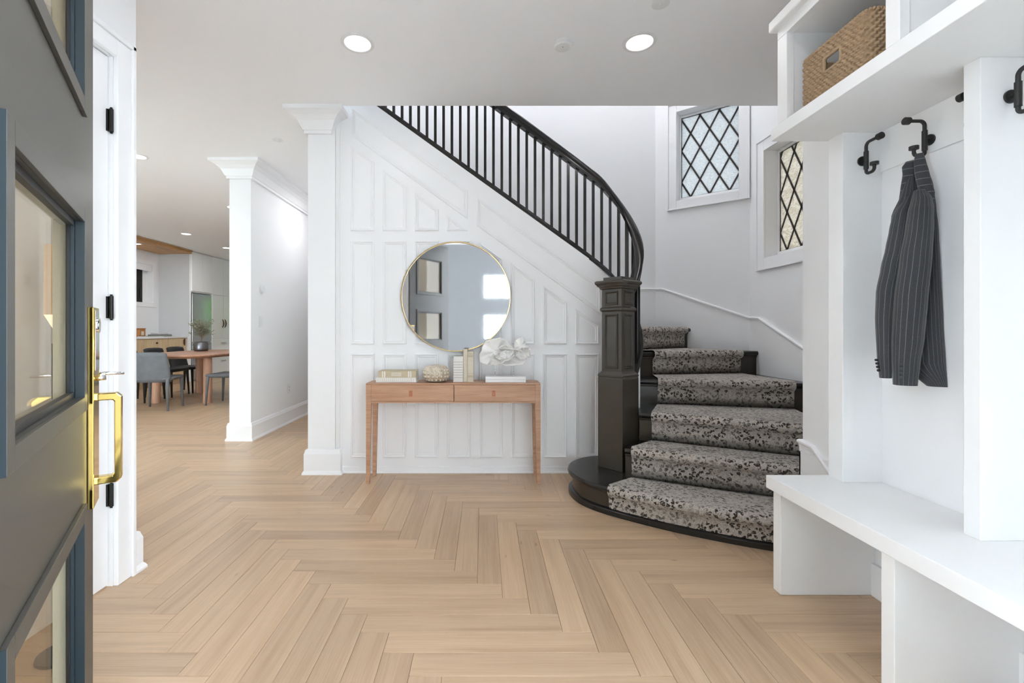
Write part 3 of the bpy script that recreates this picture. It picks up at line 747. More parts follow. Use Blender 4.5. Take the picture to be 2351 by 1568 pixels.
# balusters at even spacing along the rail
acc = 0.0; nxt = .05; SP = .0665
balu = MB().box(-.0105, .0105, -.0105, .0105, 0, 1).v
for i in range(len(hr)-1):
    a, b = hr[i], hr[i+1]; c, d = br[i], br[i+1]; L = math.hypot(b.x-a.x, b.y-a.y)
    while nxt <= acc+L:
        t = (nxt-acc)/L; p = a.lerp(b, t); q = c.lerp(d, t); nxt += SP
        if p.x < -1.1: continue
        ang = math.atan2(b.y-a.y, b.x-a.x); cs, sn = math.cos(ang), math.sin(ang)
        u, v = Vector((cs, sn, 0)), Vector((-sn, cs, 0)); sl_ = (b.z-a.z)/L
        h = .0105
        mb = MB(); ring = [(-h, -h), (h, -h), (h, h), (-h, h)]
        mb.rings([[Vector((p.x, p.y, z+k*sl_))+u*k+v*l for k, l in ring] for z in (q.z+.012, p.z-.045)], True, True)
        mb.build('baluster', 'tread_black', parent=stair)
    acc += L
# newel post
NU = Vector((.763, .647, 0)).normalized(); NV = Vector((-.647, .763, 0)).normalized(); NC = Vector((.952, 3.232, 0))
def sq(h, z, u=NU, v=NV): return [NC+u*a*h+v*b*h+Vector((0, 0, z)) for a, b in ((-1, -1), (1, -1), (1, 1), (-1, 1))]
prof = [(.100, ZS[0]), (.100, .797), (.098, .806), (.101, .812), (.101, .822), (.090, .834), (.083, .845), (.081, .850), (.081, 1.262), (.084, 1.266), (.090, 1.274), (.090, 1.286), (.084, 1.292), (.081, 1.296), (.081, 1.420)]
nw = MB().rings([sq(h, z) for h, z in prof], True, True).build('newel_post', 'stair_black', parent=stair, bevel=.002)
MB().rings([sq(h, z) for h, z in ((.084, 1.418), (.092, 1.424), (.094, 1.434), (.104, 1.440), (.106, 1.448), (.114, 1.456), (.117, 1.464), (.117, 1.472), (.110, 1.480), (.074, 1.482), (.074, 1.504))], True, True).build('newel_cap', 'stair_black', parent=nw, bevel=.002)
for (du, dv) in ((NU, NV), (NV, NU), (-NU, NV), (-NV, NU)):
    for z0, z1 in ((.868, 1.246), (1.308, 1.406)):
        w2 = .052; mb = MB(); rs = []
        for ins, h in ((0, .0), (.002, .007), (.006, .009), (.011, .007), (.015, .001), (.017, .0005)):
            rs.append([NC+du*(.081+h)+dv*a+Vector((0, 0, z)) for a, z in ((-w2+ins, z0+ins), (w2-ins, z0+ins), (w2-ins, z1-ins), (-w2+ins, z1-ins))])
        mb.rings(rs, True, False).build('panel', 'stair_black', parent=nw)

# carpet runner: left and right end of the carpet on each step, as shares of the nosing line
def share(k, x):
    a, b, _ = NOSE[k]; return (x-a[0])/(b[0]-a[0])
RUN = [(.0, .905), (share(1, .953), share(1, 1.80)), (share(2, 1.150), share(2, 2.03)), (share(3, 1.318), share(3, 2.205)), (share(4, 1.385), share(4, 2.175)), (share(5, 1.27), share(5, 1.89)), (.22, .86)]
for k in range(7, 14): RUN.append((.14, .86))
runner = MB(); NS = 24; rows = []
for k in range(13):
    s0, s1 = RUN[k]; zb = 0.040 if k == 0 else ZS[k-1]+.012
    for d, z, rw in ((.018, zb, 0), (.017, zb+(ZS[k]-zb)*.4, 0), (.017, ZS[k]-.060, 0), (.002, ZS[k]-.050, 0), (-.014, ZS[k]-.038, 0), (-.021, ZS[k]-.020, 0), (-.018, ZS[k]-.002, 0), (-.006, ZS[k]+.010, 0), (.012, ZS[k]+.014, 0), (.03, ZS[k]+.014, 0)):
        rows.append([tuple(nl(k, s0+(s1-s0)*i/NS, d))+(z+.0025*math.sin(i*1.9+k*2.3)*(1 if d < .01 else .3),) for i in range(NS+1)])
    s2, s3 = RUN[k+1]
    for f in (.3, .6, .85, 1):
        r0 = [nl(k, s0+(s1-s0)*i/NS, .03) for i in range(NS+1)]; r1 = [nl(k+1, s2+(s3-s2)*i/NS, .018) for i in range(NS+1)]
        rows.append([tuple(a.lerp(b, f))+(ZS[k]+.013,) for a, b in zip(r0, r1)])
runner.rings(rows, False, False)
ro = runner.build('stair_runner', 'leopard_carpet', origin=(1.2, 2.6, 0), smooth=True)
tag(ro, 'grey leopard-print carpet runner laid over the black stair treads', 'carpet runner')

# ------------------------------------------------------------------ coat rack bench and shelf on the right
mud = thing('hall_bench', 'white built-in bench, coat rack and cubby shelf along the wall', 'hall bench', (XR-.2, 1.4, 0))
YE = .62; XF = 1.2735
MB().box(1.250, XR, YE, 2.025, .440, .496).build('seat', 'bench_white', parent=mud, bevel=.003)
for y0, y1 in ((1.959, 2.010), (1.417, 1.465), (.66, .71)):
    MB().box(XF, XR, y0, y1, .001, .440).build('leg_panel', 'bench_white', parent=mud, bevel=.002)
MB().box(XR-.018, XR, .71, 1.959, .0, .14).build('baseboard', 'trim_white', parent=mud, bevel=.003)
for y0, y1 in ((1.925, 2.005), (1.391, 1.441), (.70, .75)):
    MB().box(1.512, XR, y0, y1, .496, 1.969).build('divider', 'bench_white', parent=mud, bevel=.002)
MB().box(XR-.010, XR, .75, 1.925, 1.80, 1.969).build('hook_rail', 'bench_white', parent=mud, bevel=.002)
MB().box(1.268, XR, YE, 2.020, 1.969, 2.022).build('shelf', 'bench_white', parent=mud, bevel=.002)
MB().box(1.300, XR, YE, 1.99, 2.383, 2.415).build('top_board', 'bench_white', parent=mud)
m = MB()
for y0, y1 in ((1.913, 1.973), (1.393, 1.443), (.70, .76)): m.box(1.268, 1.300, y0, y1, 2.022, 2.383)
m.box(1.268, 1.300, YE, 1.973, 2.383, 2.442); m.build('face_frame', 'bench_white', parent=mud, bevel=.002)
MB().box(1.240, 1.300, YE, 1.992, 2.425, 2.470).build('top_moulding', 'bench_white', parent=mud, bevel=.006)
for y0, y1 in ((1.918, 1.968), (1.398, 1.438), (.705, .755)):
    MB().box(1.300, XR, y0, y1, 2.022, 2.383).build('side_panel', 'bench_white', parent=mud)

def make_hook(name, label):
    """local frame: +x out of the wall, z up, origin on the wall at the rose"""
    r = thing(name, label, 'coat hook', (0, 0, 0), 'black coat hooks')
    MB().tube([(0, 0, 0), (.006, 0, 0)], .020, 20).build('rose', 'matte_black', parent=r, autosmooth=40)
    MB().tube([(.006, 0, 0), (.020, 0, 0)], .006, 10).build('neck', 'matte_black', parent=r, autosmooth=40)
    MB().tube([(.022, 0, -.040), (.022, 0, .034)], .0088, 14).build('sleeve', 'matte_black', parent=r, autosmooth=40)
    def arc(cx, cz, r0, a0, a1, n=8): return [(cx+r0*math.cos(a0+(a1-a0)*i/n), 0, cz+r0*math.sin(a0+(a1-a0)*i/n)) for i in range(n+1)]
    up = [(.022, 0, .03)]+arc(.040, .052, .018, PI, PI/2)+[(.086, 0, .070)]
    MB().tube(up, .0062, 12).build('upper_arm', 'matte_black', parent=r, autosmooth=40)
    MB().tube([(.080, 0, .070), (.097, 0, .070)], .0135, 18).build('upper_knob', 'matte_black', parent=r, autosmooth=40)
    lo = [(.022, 0, -.036)]+arc(.036, -.046, .014, PI, 1.5*PI)+[(.046, 0, -.060)]+arc(.048, -.046, .014, 1.5*PI, 2*PI)+[(.062, 0, -.034)]
    MB().tube(lo, .0062, 12).build('lower_arm', 'matte_black', parent=r, autosmooth=40)
    MB().tube([(.062, 0, -.036), (.062, 0, -.024)], .0150, 18).build('lower_knob', 'matte_black', parent=r, autosmooth=40)
    return r
hk = make_hook('coat_hook', 'black coat hook on the end panel nearest the stair')
hk.location = (1.592, 1.9245, 1.846); hk.rotation_euler = (0, 0, -PI/2)
for loc, rz, lab in (((XR-.0105, 1.705, 1.846), PI, 'black coat hook holding the pinstripe jacket'), ((1.60, 1.4415, 1.846), PI/2, 'black coat hook half hidden behind the cubby divider'), ((1.600, 1.3905, 1.846), -PI/2, 'black coat hook cut off at the picture edge on the near divider')):
    c = copy_tree(hk); c.location = loc; c.rotation_euler = (0, 0, rz); c['label'] = lab

# pinstripe jacket hanging by its collar
E1 = Vector((.724, -.690, 0)); E2 = Vector((.690, .724, 0)); JC = Vector((1.592, 1.688, 0))
jk = thing('pinstripe_jacket', 'charcoal pinstripe suit jacket hanging from the middle hook', 'jacket', (JC.x, JC.y, .94))
def jp(cx, cy, dep): 
    return JC+E1*((cx-640)*.000521)+E2*dep+Vector((0, 0, 1.9705-.000718*cy))
def loft(secs, name, lift=1.0, n=28, across=False, sp=.019, cap=True, skew=0.0):
    """secs: (cy, left, right, depth centre, half depth)"""
    # refine
    ss = []
    for i in range(len(secs)-1):
        for j in range(4):
            t = j/4; t2 = t*t*(3-2*t); a, b = secs[i], secs[i+1]
            ss.append(tuple(a[q]+(b[q]-a[q])*(t if q == 0 else (t*.5+t2*.5)) for q in range(5)))
    ss.append(secs[-1]); mb = MB(); st = []; rs = []
    wm = max(abs(s[2]-s[1]) for s in ss)*.000521
    for i, (cy, l, r, dc, hd) in enumerate(ss):
        ring = []
        for j in range(n):
            a = 2*PI*j/n; c, s_ = math.cos(a), math.sin(a)
            cx = (l+r)/2+(r-l)/2*(abs(c)**.85)*(1 if c > 0 else -1)
            d = dc-hd*s_+.0022*math.sin(a*3+cy*.012)*(1 if hd > .015 else .4)
            ring.append(jp(cx, cy+skew*(cx-(l+r)/2), d))
            st.append((cy*.000718/sp*.62) if across else ((a if a < PI else 2*PI-a)*wm*.62/sp))
        rs.append(ring)
    mb.rings(rs, True, cap); mb.a = st
    return mb.build(name, 'pinstripe_wool', parent=jk, autosmooth=70)
loft([(282, 628, 692, .018, .006), (350, 606, 714, .024, .010), (420, 585, 735, .030, .012), (520, 545, 748, .030, .016), (650, 515, 762, .030, .020), (850, 495, 772, .032, .022), (1150, 490, 787, .034, .022), (1330, 505, 798, .034, .020), (1448, 700, 806, .034, .016)], 'body', n=36, skew=.0)
loft([(470, 585, 632, -.004, .012), (560, 520, 612, -.006, .026), (640, 503, 605, -.010, .036), (730, 484, 592, -.014, .040), (830, 458, 572, -.018, .040), (960, 432, 545, -.022, .038), (1100, 427, 530, -.022, .036), (1300, 437, 522, -.020, .032), (1412, 450, 521, -.018, .030)], 'sleeve')
loft([(452, 632, 704, -.022, .016), (505, 618, 730, -.026, .032), (560, 602, 738, -.030, .042), (650, 588, 737, -.034, .046), (790, 560, 729, -.038, .046), (1000, 531, 709, -.042, .044), (1200, 520, 691, -.042, .040), (1330, 520, 669, -.040, .036), (1441, 525, 656, -.038, .034)], 'sleeve')
loft([(345, 606, 636, .006, .006), (450, 568, 634, .000, .012), (560, 516, 618, -.002, .014), (690, 500, 596, -.008, .012), (790, 535, 572, -.014, .008)], 'front_panel', n=20)
loft([(284, 592, 634, .010, .004), (310, 572, 636, .006, .007), (350, 575, 636, .004, .008), (430, 563, 622, .004, .007), (492, 554, 588, .006, .004)], 'collar', n=16, across=True, sp=.016)
loft([(256, 642, 684, .004, .006), (300, 634, 697, -.006, .010), (360, 638, 712, -.014, .013), (430, 652, 730, -.020, .014), (475, 678, 741, -.022, .010), (545, 708, 738, -.016, .006)], 'lapel', n=18, across=True, sp=.016)
for cx, cy, dp in [(573, 1334+i*21, -.0775) for i in range(4)]:
    p = jp(cx, cy, dp); MB().tube([p, p-E2*.005], .0052, 10).build('button', 'matte_black', parent=jk)
for i in range(4):
    p = jp(440+i*4, 1318+i*18, -.045); MB().tube([p, p-E2*.004-E1*.003], .0048, 10).build('button', 'matte_black', parent=jk)

# woven basket in the cubby
bk = thing('woven_basket', 'tan woven basket with a handle slot on the cubby shelf', 'basket', (1.44, 1.70, 2.0225))
BX0, BX1, BY0, BY1, BH = 1.302, 1.56, 1.545, 1.872, .203
def rr_path(d, n=6):
    r = .03; out = []
    x0, x1, y0, y1 = BX0+d, BX1-d, BY0+d, BY1-d
    for cx, cy, a0 in ((x1-r, y1-r, 0), (x0+r, y1-r, PI/2), (x0+r, y0+r, PI), (x1-r, y0+r, 1.5*PI)):
        for i in range(n+1): out.append(Vector((cx+r*math.cos(a0+PI/2*i/n), cy+r*math.sin(a0+PI/2*i/n), 0)))
    return out
pth = rr_path(0); pth.append(pth[0]); Ls = [0]
for i in range(1, len(pth)): Ls.append(Ls[-1]+(pth[i]-pth[i-1]).length)
per = Ls[-1]; NC_ = 2*int(per/.0105/2); RH = .0107; NR = int(BH/RH); SU, SV = 5, 5
def on(pos):
    pos %= per
    for i in range(1, len(pth)):
        if pos <= Ls[i]+1e-9:
            t = (pos-Ls[i-1])/max(1e-9, Ls[i]-Ls[i-1]); a, b = pth[i-1], pth[i]; d = (b-a).normalized(); return a.lerp(b, t), Vector((d.y, -d.x, 0))
    return pth[0], Vector((1, 0, 0))
V, F = [], []; NUU = NC_*SU; NVV = NR*SV
for v in range(NVV+1):
    for u in range(NUU):
        p, n = on(per*u/NUU); row = min(NR-1, v//SV); fv = v/SV; fu = u/SU
        h = abs(math.sin(PI*fv))**.7*.0048+.0046*math.sin(PI*(fu+row))*abs(math.sin(PI*fv))**.5
        V.append(Vector((p.x, p.y, 2.0235+v/NVV*BH))+n*h)
def hole(p): return p.x < BX0+.02 and abs(p.y-1.703) < .040 and abs(p.z-(2.0235+.120)) < .026
for v in range(NVV):
    for u in range(NUU):
        q = (v*NUU+u, v*NUU+(u+1) % NUU, (v+1)*NUU+(u+1) % NUU, (v+1)*NUU+u)
        c = (V[q[0]]+V[q[2]])/2
        if not hole(c): F.append(q)
m = MB(); m.add(V, F); m.build('woven_wall', 'wicker', parent=bk, smooth=True)
m = MB(); ip = rr_path(.008); n = len(ip)
m.add([(p.x, p.y, 2.027) for p in ip], [tuple(range(n))]); m.build('bottom', 'wicker_plain', parent=bk)
# inner lining strips leave the slot open
m = MB()
for (z0, z1, cut) in ((2.027, 2.117, False), (2.117, 2.170, True), (2.170, 2.222, False)):
    for i in range(n):
        a, b = ip[i], ip[(i+1) % n]
        if cut and a.x < BX0+.02 and b.x < BX0+.02 and abs((a.y+b.y)/2-1.703) < .09:
            for ya, yb in ((a.y, 1.745), (1.661, b.y)): m.add([(a.x, ya, z0), (a.x, yb, z0), (a.x, yb, z1), (a.x, ya, z1)], [(0, 1, 2, 3)])
        else: m.add([(a.x, a.y, z0), (b.x, b.y, z0), (b.x, b.y, z1), (a.x, a.y, z1)], [(0, 1, 2, 3)])
m.build('lining', 'wicker_plain', parent=bk)
sl_pts = []
for cx, cz, a0 in ((1, 1, 0), (-1, 1, PI/2), (-1, -1, PI), (1, -1, 1.5*PI)):
    for i in range(5): sl_pts.append(Vector((BX0-.002, 1.703+cx*.030+.011*math.cos(a0+PI/2*i/4), 2.1435+cz*.016+.011*math.sin(a0+PI/2*i/4))))
sl_pts.append(sl_pts[0]); sl_pts.append(sl_pts[1])
MB().tube(sl_pts, .0062, 10).build('handle_rim', 'wicker_plain', parent=bk, smooth=True)
m = MB()
for u in range(NC_):
    p, nrm = on(per*(u+.5)/NC_); m.ball((p.x, p.y, 2.0235+BH), .0062, 8, 5)
m.build('rim', 'wicker', parent=bk, smooth=True)

# ------------------------------------------------------------------ front door, standing open beside the camera
FE = Vector((-.982, 1.150, 0)); DD = Vector((-.549, .836, 0)).normalized(); DN = Vector((.836, .549, 0)).normalized(); UZ = Vector((0, 0, 1))
DWID = .84
fd = S(thing('door_1', None, None, tuple(FE-DD*.4)), 'dark olive front door with glass lites standing open in the foreground', 'door')
T0, T1_ = -.673, -.170
LITES = [(.25, .712), (.990, 1.378), (1.654, 2.12)]
def dbox(mb, t0, t1, n0, n1, z0, z1): mb.obox(FE, DD, DN, UZ, (t0, n0, z0), (t1, n1, z1)); return mb
def slabs(mb, n0, n1):
    dbox(mb, -DWID, T0, n0, n1, .012, 2.36); dbox(mb, T1_, 0, n0, n1, .012, 2.36)
    z = .012
    for a, b in LITES: dbox(mb, T0, T1_, n0, n1, z, a); z = b
    dbox(mb, T0, T1_, n0, n1, z, 2.36); return mb
slabs(MB(), -.024, 0).build('outer_skin', 'door_olive', parent=fd)
slabs(MB(), -.045, -.024).build('inner_skin', 'door_inside', parent=fd)
for a, b in LITES:
    fr = MB(); mw, pr = .033, .008
    o4 = (T0-mw, T1_+mw, a-mw, b+mw)
    for (t0, t1, z0, z1) in ((o4[0], T0, o4[2], o4[3]), (T1_, o4[1], o4[2], o4[3]), (T0, T1_, o4[2], a), (T0, T1_, b, o4[3])): dbox(fr, t0, t1, 0, pr, z0, z1)
    f1 = fr.build('lite_frame', 'door_olive', parent=fd, bevel=.0008)
    dbox(MB(), o4[0]-.0012, o4[0]-.0002, .0003, pr-.0005, o4[2], o4[3]).build('sky_tint_strip', 'door_sky_tint', parent=f1)  # thin strip laid on the frame side to carry the painted sky blue
    dbox(MB(), T1_-.0012, T1_-.0002, -.008, pr-.0005, a, b).build('sky_tint_strip', 'door_sky_tint', parent=f1)
    s = .014; st = MB(); dbox(st, T0, T0+s, -.020, -.008, a, b); dbox(st, T1_-s, T1_, -.020, -.008, a, b); st.build('glazing_stop', 'door_sky_tint', parent=f1, bevel=.001)
    st = MB(); dbox(st, T0+s, T1_-s, -.020, -.008, a, a+s); dbox(st, T0+s, T1_-s, -.020, -.008, b-s, b); st.build('glazing_stop', 'matte_black', parent=f1, bevel=.001)
    dbox(MB(), T1_-.022, T1_-.014, -.0195, -.014, a+s, b-s).build('gasket', 'black_metal', parent=f1)
    dbox(MB(), T0, T1_, -.024, -.020, a, b).build('pane', 'door_glass', parent=fd)
hd = dbox(MB(), -.086, -.004, 0, .0125, .713, 1.193).build('handle_plate', 'brass', parent=fd, bevel=.0025)
def dp(t, n, z): return FE+DD*t+DN*n+UZ*z
tp = -.045
def rect_loft(mb, pts, wt, wn):
    pass
# bow pull of square section
m = MB()
pp = [(.010, .984), (.052, .984), (.062, .974), (.062, .772), (.052, .762), (.010, .762)]
inn = [(.010, .966), (.044, .966), (.0475, .962), (.0475, .786), (.044, .780), (.010, .780)]
n = len(pp); vs = []
for t in (tp-.013, tp+.013):
    vs += [dp(t, a, b) for a, b in pp]+[dp(t, a, b) for a, b in inn]
fs = []
for i in range(n-1):
    fs += [(i, i+1, n+i+1, n+i), (2*n+i, 3*n+i, 3*n+i+1, 2*n+i+1), (i, 2*n+i, 2*n+i+1, i+1), (n+i, n+i+1, 3*n+i+1, 3*n+i)]
fs += [(0, n, 3*n, 2*n), (n-1, 3*n-1, 4*n-1, 2*n-1)]
m.add(vs, fs); m.build('pull', 'brass', parent=hd, bevel=.0025)
m = MB(); m.tube([dp(tp, .010, 1.020), dp(tp, .030, 1.022)], .007, 12); m.tube([dp(tp, .018, 1.018), dp(tp, .022, 1.030), dp(tp, .034, 1.032), dp(tp, .066, 1.030)], [.006, .0055, .005, .003], 10)
m.build('thumb_latch', 'chrome', parent=hd, smooth=True)
dbox(MB(), -.074, -.016, .0125, .0145, 1.040, 1.186).build('keypad', 'chrome', parent=hd, bevel=.001)
MB().tube([dp(tp, .0145, 1.150), dp(tp, .019, 1.150)], .018, 20).build('lock_cylinder', 'chrome', parent=hd, autosmooth=40)
# slim lamp seen through the door glass
lp = thing('floor_lamp', 'slim lamp with beige shade seen through the front door glass', 'lamp', (-1.475, 1.60, 0))
MB().lathe([(.07, .0), (.07, .012), (.02, .02), (.012, .03)], (-1.475, 1.60, 0), 24).build('base', 'matte_black', parent=lp, autosmooth=40)
MB().lathe([(.012, .03), (.012, .6), (.026, .70), (.026, 1.09), (.010, 1.10), (.010, 1.14)], (-1.475, 1.60, 0), 20).build('stem', 'matte_black', parent=lp, autosmooth=40)
MB().lathe([(.048, 1.19), (.046, 1.43)], (-1.475, 1.60, 0), 28, cap=False).build('shade', 'lamp_shade', parent=lp, smooth=True)
MB().lathe([(.020, 1.135), (.046, 1.19), (.044, 1.20)], (-1.475, 1.60, 0), 24, cap=False).build('diffuser', 'lamp_glow', parent=lp, smooth=True)

# ------------------------------------------------------------------ console table, mirror and what stands on it
TX0, TX1, TY0, TY1, TZ = -.867, .421, 3.372, 3.595, .742
ct = thing('console_table', 'oak console table with two drawers against the panelled wall', 'console table', ((TX0+TX1)/2, (TY0+TY1)/2, 0))
ch = .035
MB().prism_z([(TX0, TY0), (TX1, TY0), (TX1, TY1-ch), (TX1-ch, TY1), (TX0+ch, TY1), (TX0, TY1-ch)], TZ-.012, TZ).build('top', 'oak_table', parent=ct, bevel=.002)
m = MB(); m.box(TX0+.004, TX0+.022, TY0+.02, TY1-.004, .600, TZ-.012); m.box(TX1-.022, TX1-.004, TY0+.02, TY1-.004, .600, TZ-.012); m.box(TX0+.02, TX1-.02, TY1-.02, TY1-.004, .600, TZ-.012); m.box(TX0+.038, TX1-.038, TY0+.002, TY1-.004, .596, .606)
m.build('apron', 'oak_table', parent=ct)
for i, (a, b) in enumerate(((TX0+.0375, -.2195), (-.2165, TX1-.0375))):
    dr = MB().box(a+.001, b-.001, TY0+.003, TY0+.02, .6075, TZ-.0135).build('drawer', 'oak_table', parent=ct, bevel=.001)
    xc = [-.536, .075][i]
    p = MB(); p.box(xc-.012, xc+.012, TY0-.004, TY0+.004, .645, .688); pull = p.build('pull_tab', 'leather_tab', parent=dr, bevel=.002)
    MB().ball((xc, TY0-.005, .682), .0035, 8, 5).build('rivet', 'brass', parent=pull, smooth=True)
def leg(x0, x1, y0, y1, inx):
    # outer edges plumb, inner edges tapered
    t = .012; bx0, bx1 = (x0, x1-t) if inx > 0 else (x0+t, x1)
    MB().rings([[(bx0, y0, 0.0), (bx1, y0, 0.0), (bx1, y1-t, 0.0), (bx0, y1-t, 0.0)], [(x0, y0, .60), (x1, y0, .60), (x1, y1, .60), (x0, y1, .60)], [(x0, y0, TZ-.0125), (x1, y0, TZ-.0125), (x1, y1, TZ-.0125), (x0, y1, TZ-.0125)]], True, True).build('leg', 'oak_table', parent=ct, bevel=.0015)
leg(TX0, TX0+.038, TY0, TY0+.036, 1); leg(TX1-.038, TX1, TY0, TY0+.036, -1)
leg(TX0+.004, TX0+.042, TY1-.040, TY1-.002, 1); leg(TX1-.042, TX1-.004, TY1-.040, TY1-.002, -1)

MC = Vector((wx(1046)*.994, WY-.020, 1.3985)); MR = .436
mr = thing('round_mirror', 'large round mirror in a thin gold frame above the console table', 'mirror', tuple(MC))
MB().add([(MC.x+MR*math.cos(2*PI*i/96), WY-.018, MC.z+MR*math.sin(2*PI*i/96)) for i in range(96)], [tuple(range(96))]).build('mirror_glass', 'mirror_glass', parent=mr)
rs = []
for d, y in ((0, WY-.001), (0, WY-.026), (-.002, WY-.030), (-.008, WY-.030), (-.010, WY-.026), (-.010, WY-.012)):
    rs.append([(MC.x+(MR+d)*math.cos(2*PI*i/96), y, MC.z+(MR+d)*math.sin(2*PI*i/96)) for i in range(96)])
MB().rings(rs, True, False).build('frame', 'gold_frame', parent=mr, autosmooth=50)

def book(name, label, x0, x1, y0, y1, z0, z1, cover, spine, parts):
    """spine: which side carries the spine ('-y')"""
    b = thing(name, label, 'book', ((x0+x1)/2, (y0+y1)/2, z0), 'books on the console table')
    return b
def flat_book(label, x0, x1, y0, y1, z0, z1, cover, deco):
    b = book('book', label, x0, x1, y0, y1, z0, z1, cover, '-y', deco)
    t = .004; m = MB(); m.box(x0, x1, y0, y1, z0, z0+t); m.box(x0, x1, y0, y1, z1-t, z1); m.box(x0, x1, y0, y0+t, z0+t, z1-t)
    m.build('cover', cover, parent=b, bevel=.0012)
    MB().box(x0+.004, x1-.004, y0+t, y1-.004, z0+t, z1-t).build('pages', 'paper', parent=b)
    for (u0, u1, v0, v1, mm) in deco: MB().box(u0, u1, y0-.0012, y0+.001, v0, v1).build('spine_band', mm, parent=b)
    return b
flat_book('white ribbed book lying at the bottom of the pair', -.805, -.503, 3.42, 3.57, TZ, TZ+.036, 'book_white', [(-.79+i*.0155, -.787+i*.0155, TZ+.004, TZ+.032, 'book_cream') for i in range(18)])
flat_book('olive-beige book with label lying on top of the white book', -.788, -.505, 3.425, 3.565, TZ+.036, TZ+.085, 'book_beige', [(-.760, -.752, TZ+.038, TZ+.083, 'book_white'), (-.745, -.735, TZ+.038, TZ+.083, 'book_white'), (-.69, -.615, TZ+.046, TZ+.076, 'book_cream'), (-.565, -.555, TZ+.038, TZ+.083, 'book_white'), (-.548, -.540, TZ+.038, TZ+.083, 'book_white'), (-.668, -.637, TZ+.059, TZ+.062, 'book_beige')])
def tall_book(label, x0, x1, y0, y1, h, cover, bands):
    b = book('book', label, x0, x1, y0, y1, TZ, TZ+h, cover, '-y', bands)
    t = .003; m = MB(); m.box(x0, x0+t, y0, y1, TZ, TZ+h); m.box(x1-t, x1, y0, y1, TZ, TZ+h); m.box(x0+t, x1-t, y0, y0+t, TZ, TZ+h)
    m.build('cover', cover, parent=b, bevel=.001)
    MB().box(x0+t, x1-t, y0+t, y1-.004, TZ+.003, TZ+h-.004).build('pages', 'paper', parent=b)
    for z0, z1, mm in bands: MB().box(x0+.002, x1-.002, y0-.001, y0+.001, TZ+z0, TZ+z1).build('spine_band', mm, parent=b)
tall_book('short white book with ruled spine standing beside the vase', -.228, -.154, 3.45, 3.59, .193, 'book_white', [(z, z+.0025, 'book_line') for z in (.033, .052, .071, .089, .110, .128, .150)])
tall_book('slim pale grey book standing between two upright books', -.153, -.122, 3.46, 3.60, .248, 'book_cream', [])
tall_book('tall cream book standing next to the coral sculpture', -.121, -.075, 3.45, 3.59, .230, 'book_cream', [(.19, .194, 'book_line'), (.20, .203, 'book_line'), (.212, .214, 'book_line'), (.035, .052, 'book_beige'), (.062, .064, 'book_line')])

# sea-urchin vase
VC = (-.358, 3.47, TZ)
vs_ = thing('urchin_vase', 'silver-gold studded sea-urchin vase on the console table', 'vase', VC)
vp = [(.050, 0), (.072, .010), (.090, .030), (.098, .056), (.096, .082), (.084, .106), (.064, .121), (.046, .127), (.040, .126), (.038, .120), (.05, .10), (.06, .05), (.03, .015)]
MB().lathe(vp, VC, 48).build('body', 'vase_silver', parent=vs_, smooth=True)
m = MB()
for r, z, nb, sz in ((.080, .020, 17, .0095), (.0925, .044, 18, .0125), (.0945, .068, 18, .013), (.0880, .092, 17, .0115), (.073, .112, 15, .009)):
    for i in range(nb):
        a = 2*PI*(i+(.5 if int(z*1000) % 2 else 0))/nb; m.ball((VC[0]+r*math.cos(a), VC[1]+r*math.sin(a), VC[2]+z), sz, 8, 6)
m.build('studs', 'vase_silver', parent=vs_, smooth=True)

# white coral on an acrylic block
cs_ = thing('coral_sculpture', 'white ruffled coral sculpture on a clear acrylic block', 'sculpture', (.165, 3.47, TZ))
MB().box(.014, .318, 3.42, 3.53, TZ, TZ+.020).box(.014, .318, 3.42, 3.53, TZ+.0205, TZ+.044).build('acrylic_base', 'acrylic', parent=cs_, bevel=.002)
for x in (.088, .228): MB().tube([(x, 3.475, TZ+.040), (x, 3.475, TZ+.125)], .0035, 10).build('rod', 'chrome', parent=cs_, smooth=True)
def ruffle(name, cx, cz, prof, curl, wav, nw, ph, cy, seed, sq_=(1, 1), a0=0, a1=2*PI, lean=0.0):
    """cup-shaped ruffled sheet: prof(theta)->radius; curls toward the viewer (-y) at the rim"""
    nr, na = 12, 72; V = []; rnd = random.Random(seed); closed = abs(a1-a0-2*PI) < .01
    for i in range(nr+1):
        t = i/nr
        for j in range(na+(0 if closed else 1)):
            a = a0+(a1-a0)*j/na; R = prof(a)*(t**.85)
            y = cy-curl*t**2.2+wav*t**1.5*math.sin(nw*a+ph)+lean*t*math.cos(a)+.010*t**1.5*math.sin(7*a+seed*1.7)+.005*t*math.sin(13*a+seed)
            R *= 1+.05*t**2*math.sin(5*a+seed*2.1)+.025*t**3*math.sin(13*a+seed*3)+.015*t**3*math.sin(29*a)
            V.append((cx+sq_[0]*R*math.cos(a), y, cz+sq_[1]*R*math.sin(a)))
    rows = [V[i*(len(V)//(nr+1)):(i+1)*(len(V)//(nr+1))] for i in range(nr+1)]
    mb = MB(); mb.rings(rows, closed, False)
    return mb.build(name, 'coral_white', parent=cs_, smooth=True, solid=.011, subsurf=1)
ruffle('coral_sheet', .095, .968, lambda a: .118*(1+.10*math.sin(2*a+.6)+.06*math.sin(3*a+2)), .045, .030, 3, .5, 3.500, 1, (1.02, .93))
ruffle('coral_sheet', .190, .935, lambda a: .098*(1+.12*math.sin(2*a+2.2)), .080, .026, 3, 1.2, 3.500, 2, (1.25, .74))
ruffle('coral_sheet', .150, .968, lambda a: .060*(1+.1*math.sin(2*a)), .070, .018, 3, .3, 3.480, 3, (1.2, .85))
ruffle('coral_sheet', .165, .950, lambda a: .036, .040, .008, 2, 2.3, 3.435, 6, (1.2, .8))
ruffle('coral_sheet', .275, 1.020, lambda a: .050*(1+.15*math.sin(2*a+.8)), -.045, .008, 2, .2, 3.440, 4, (.75, 1.2))
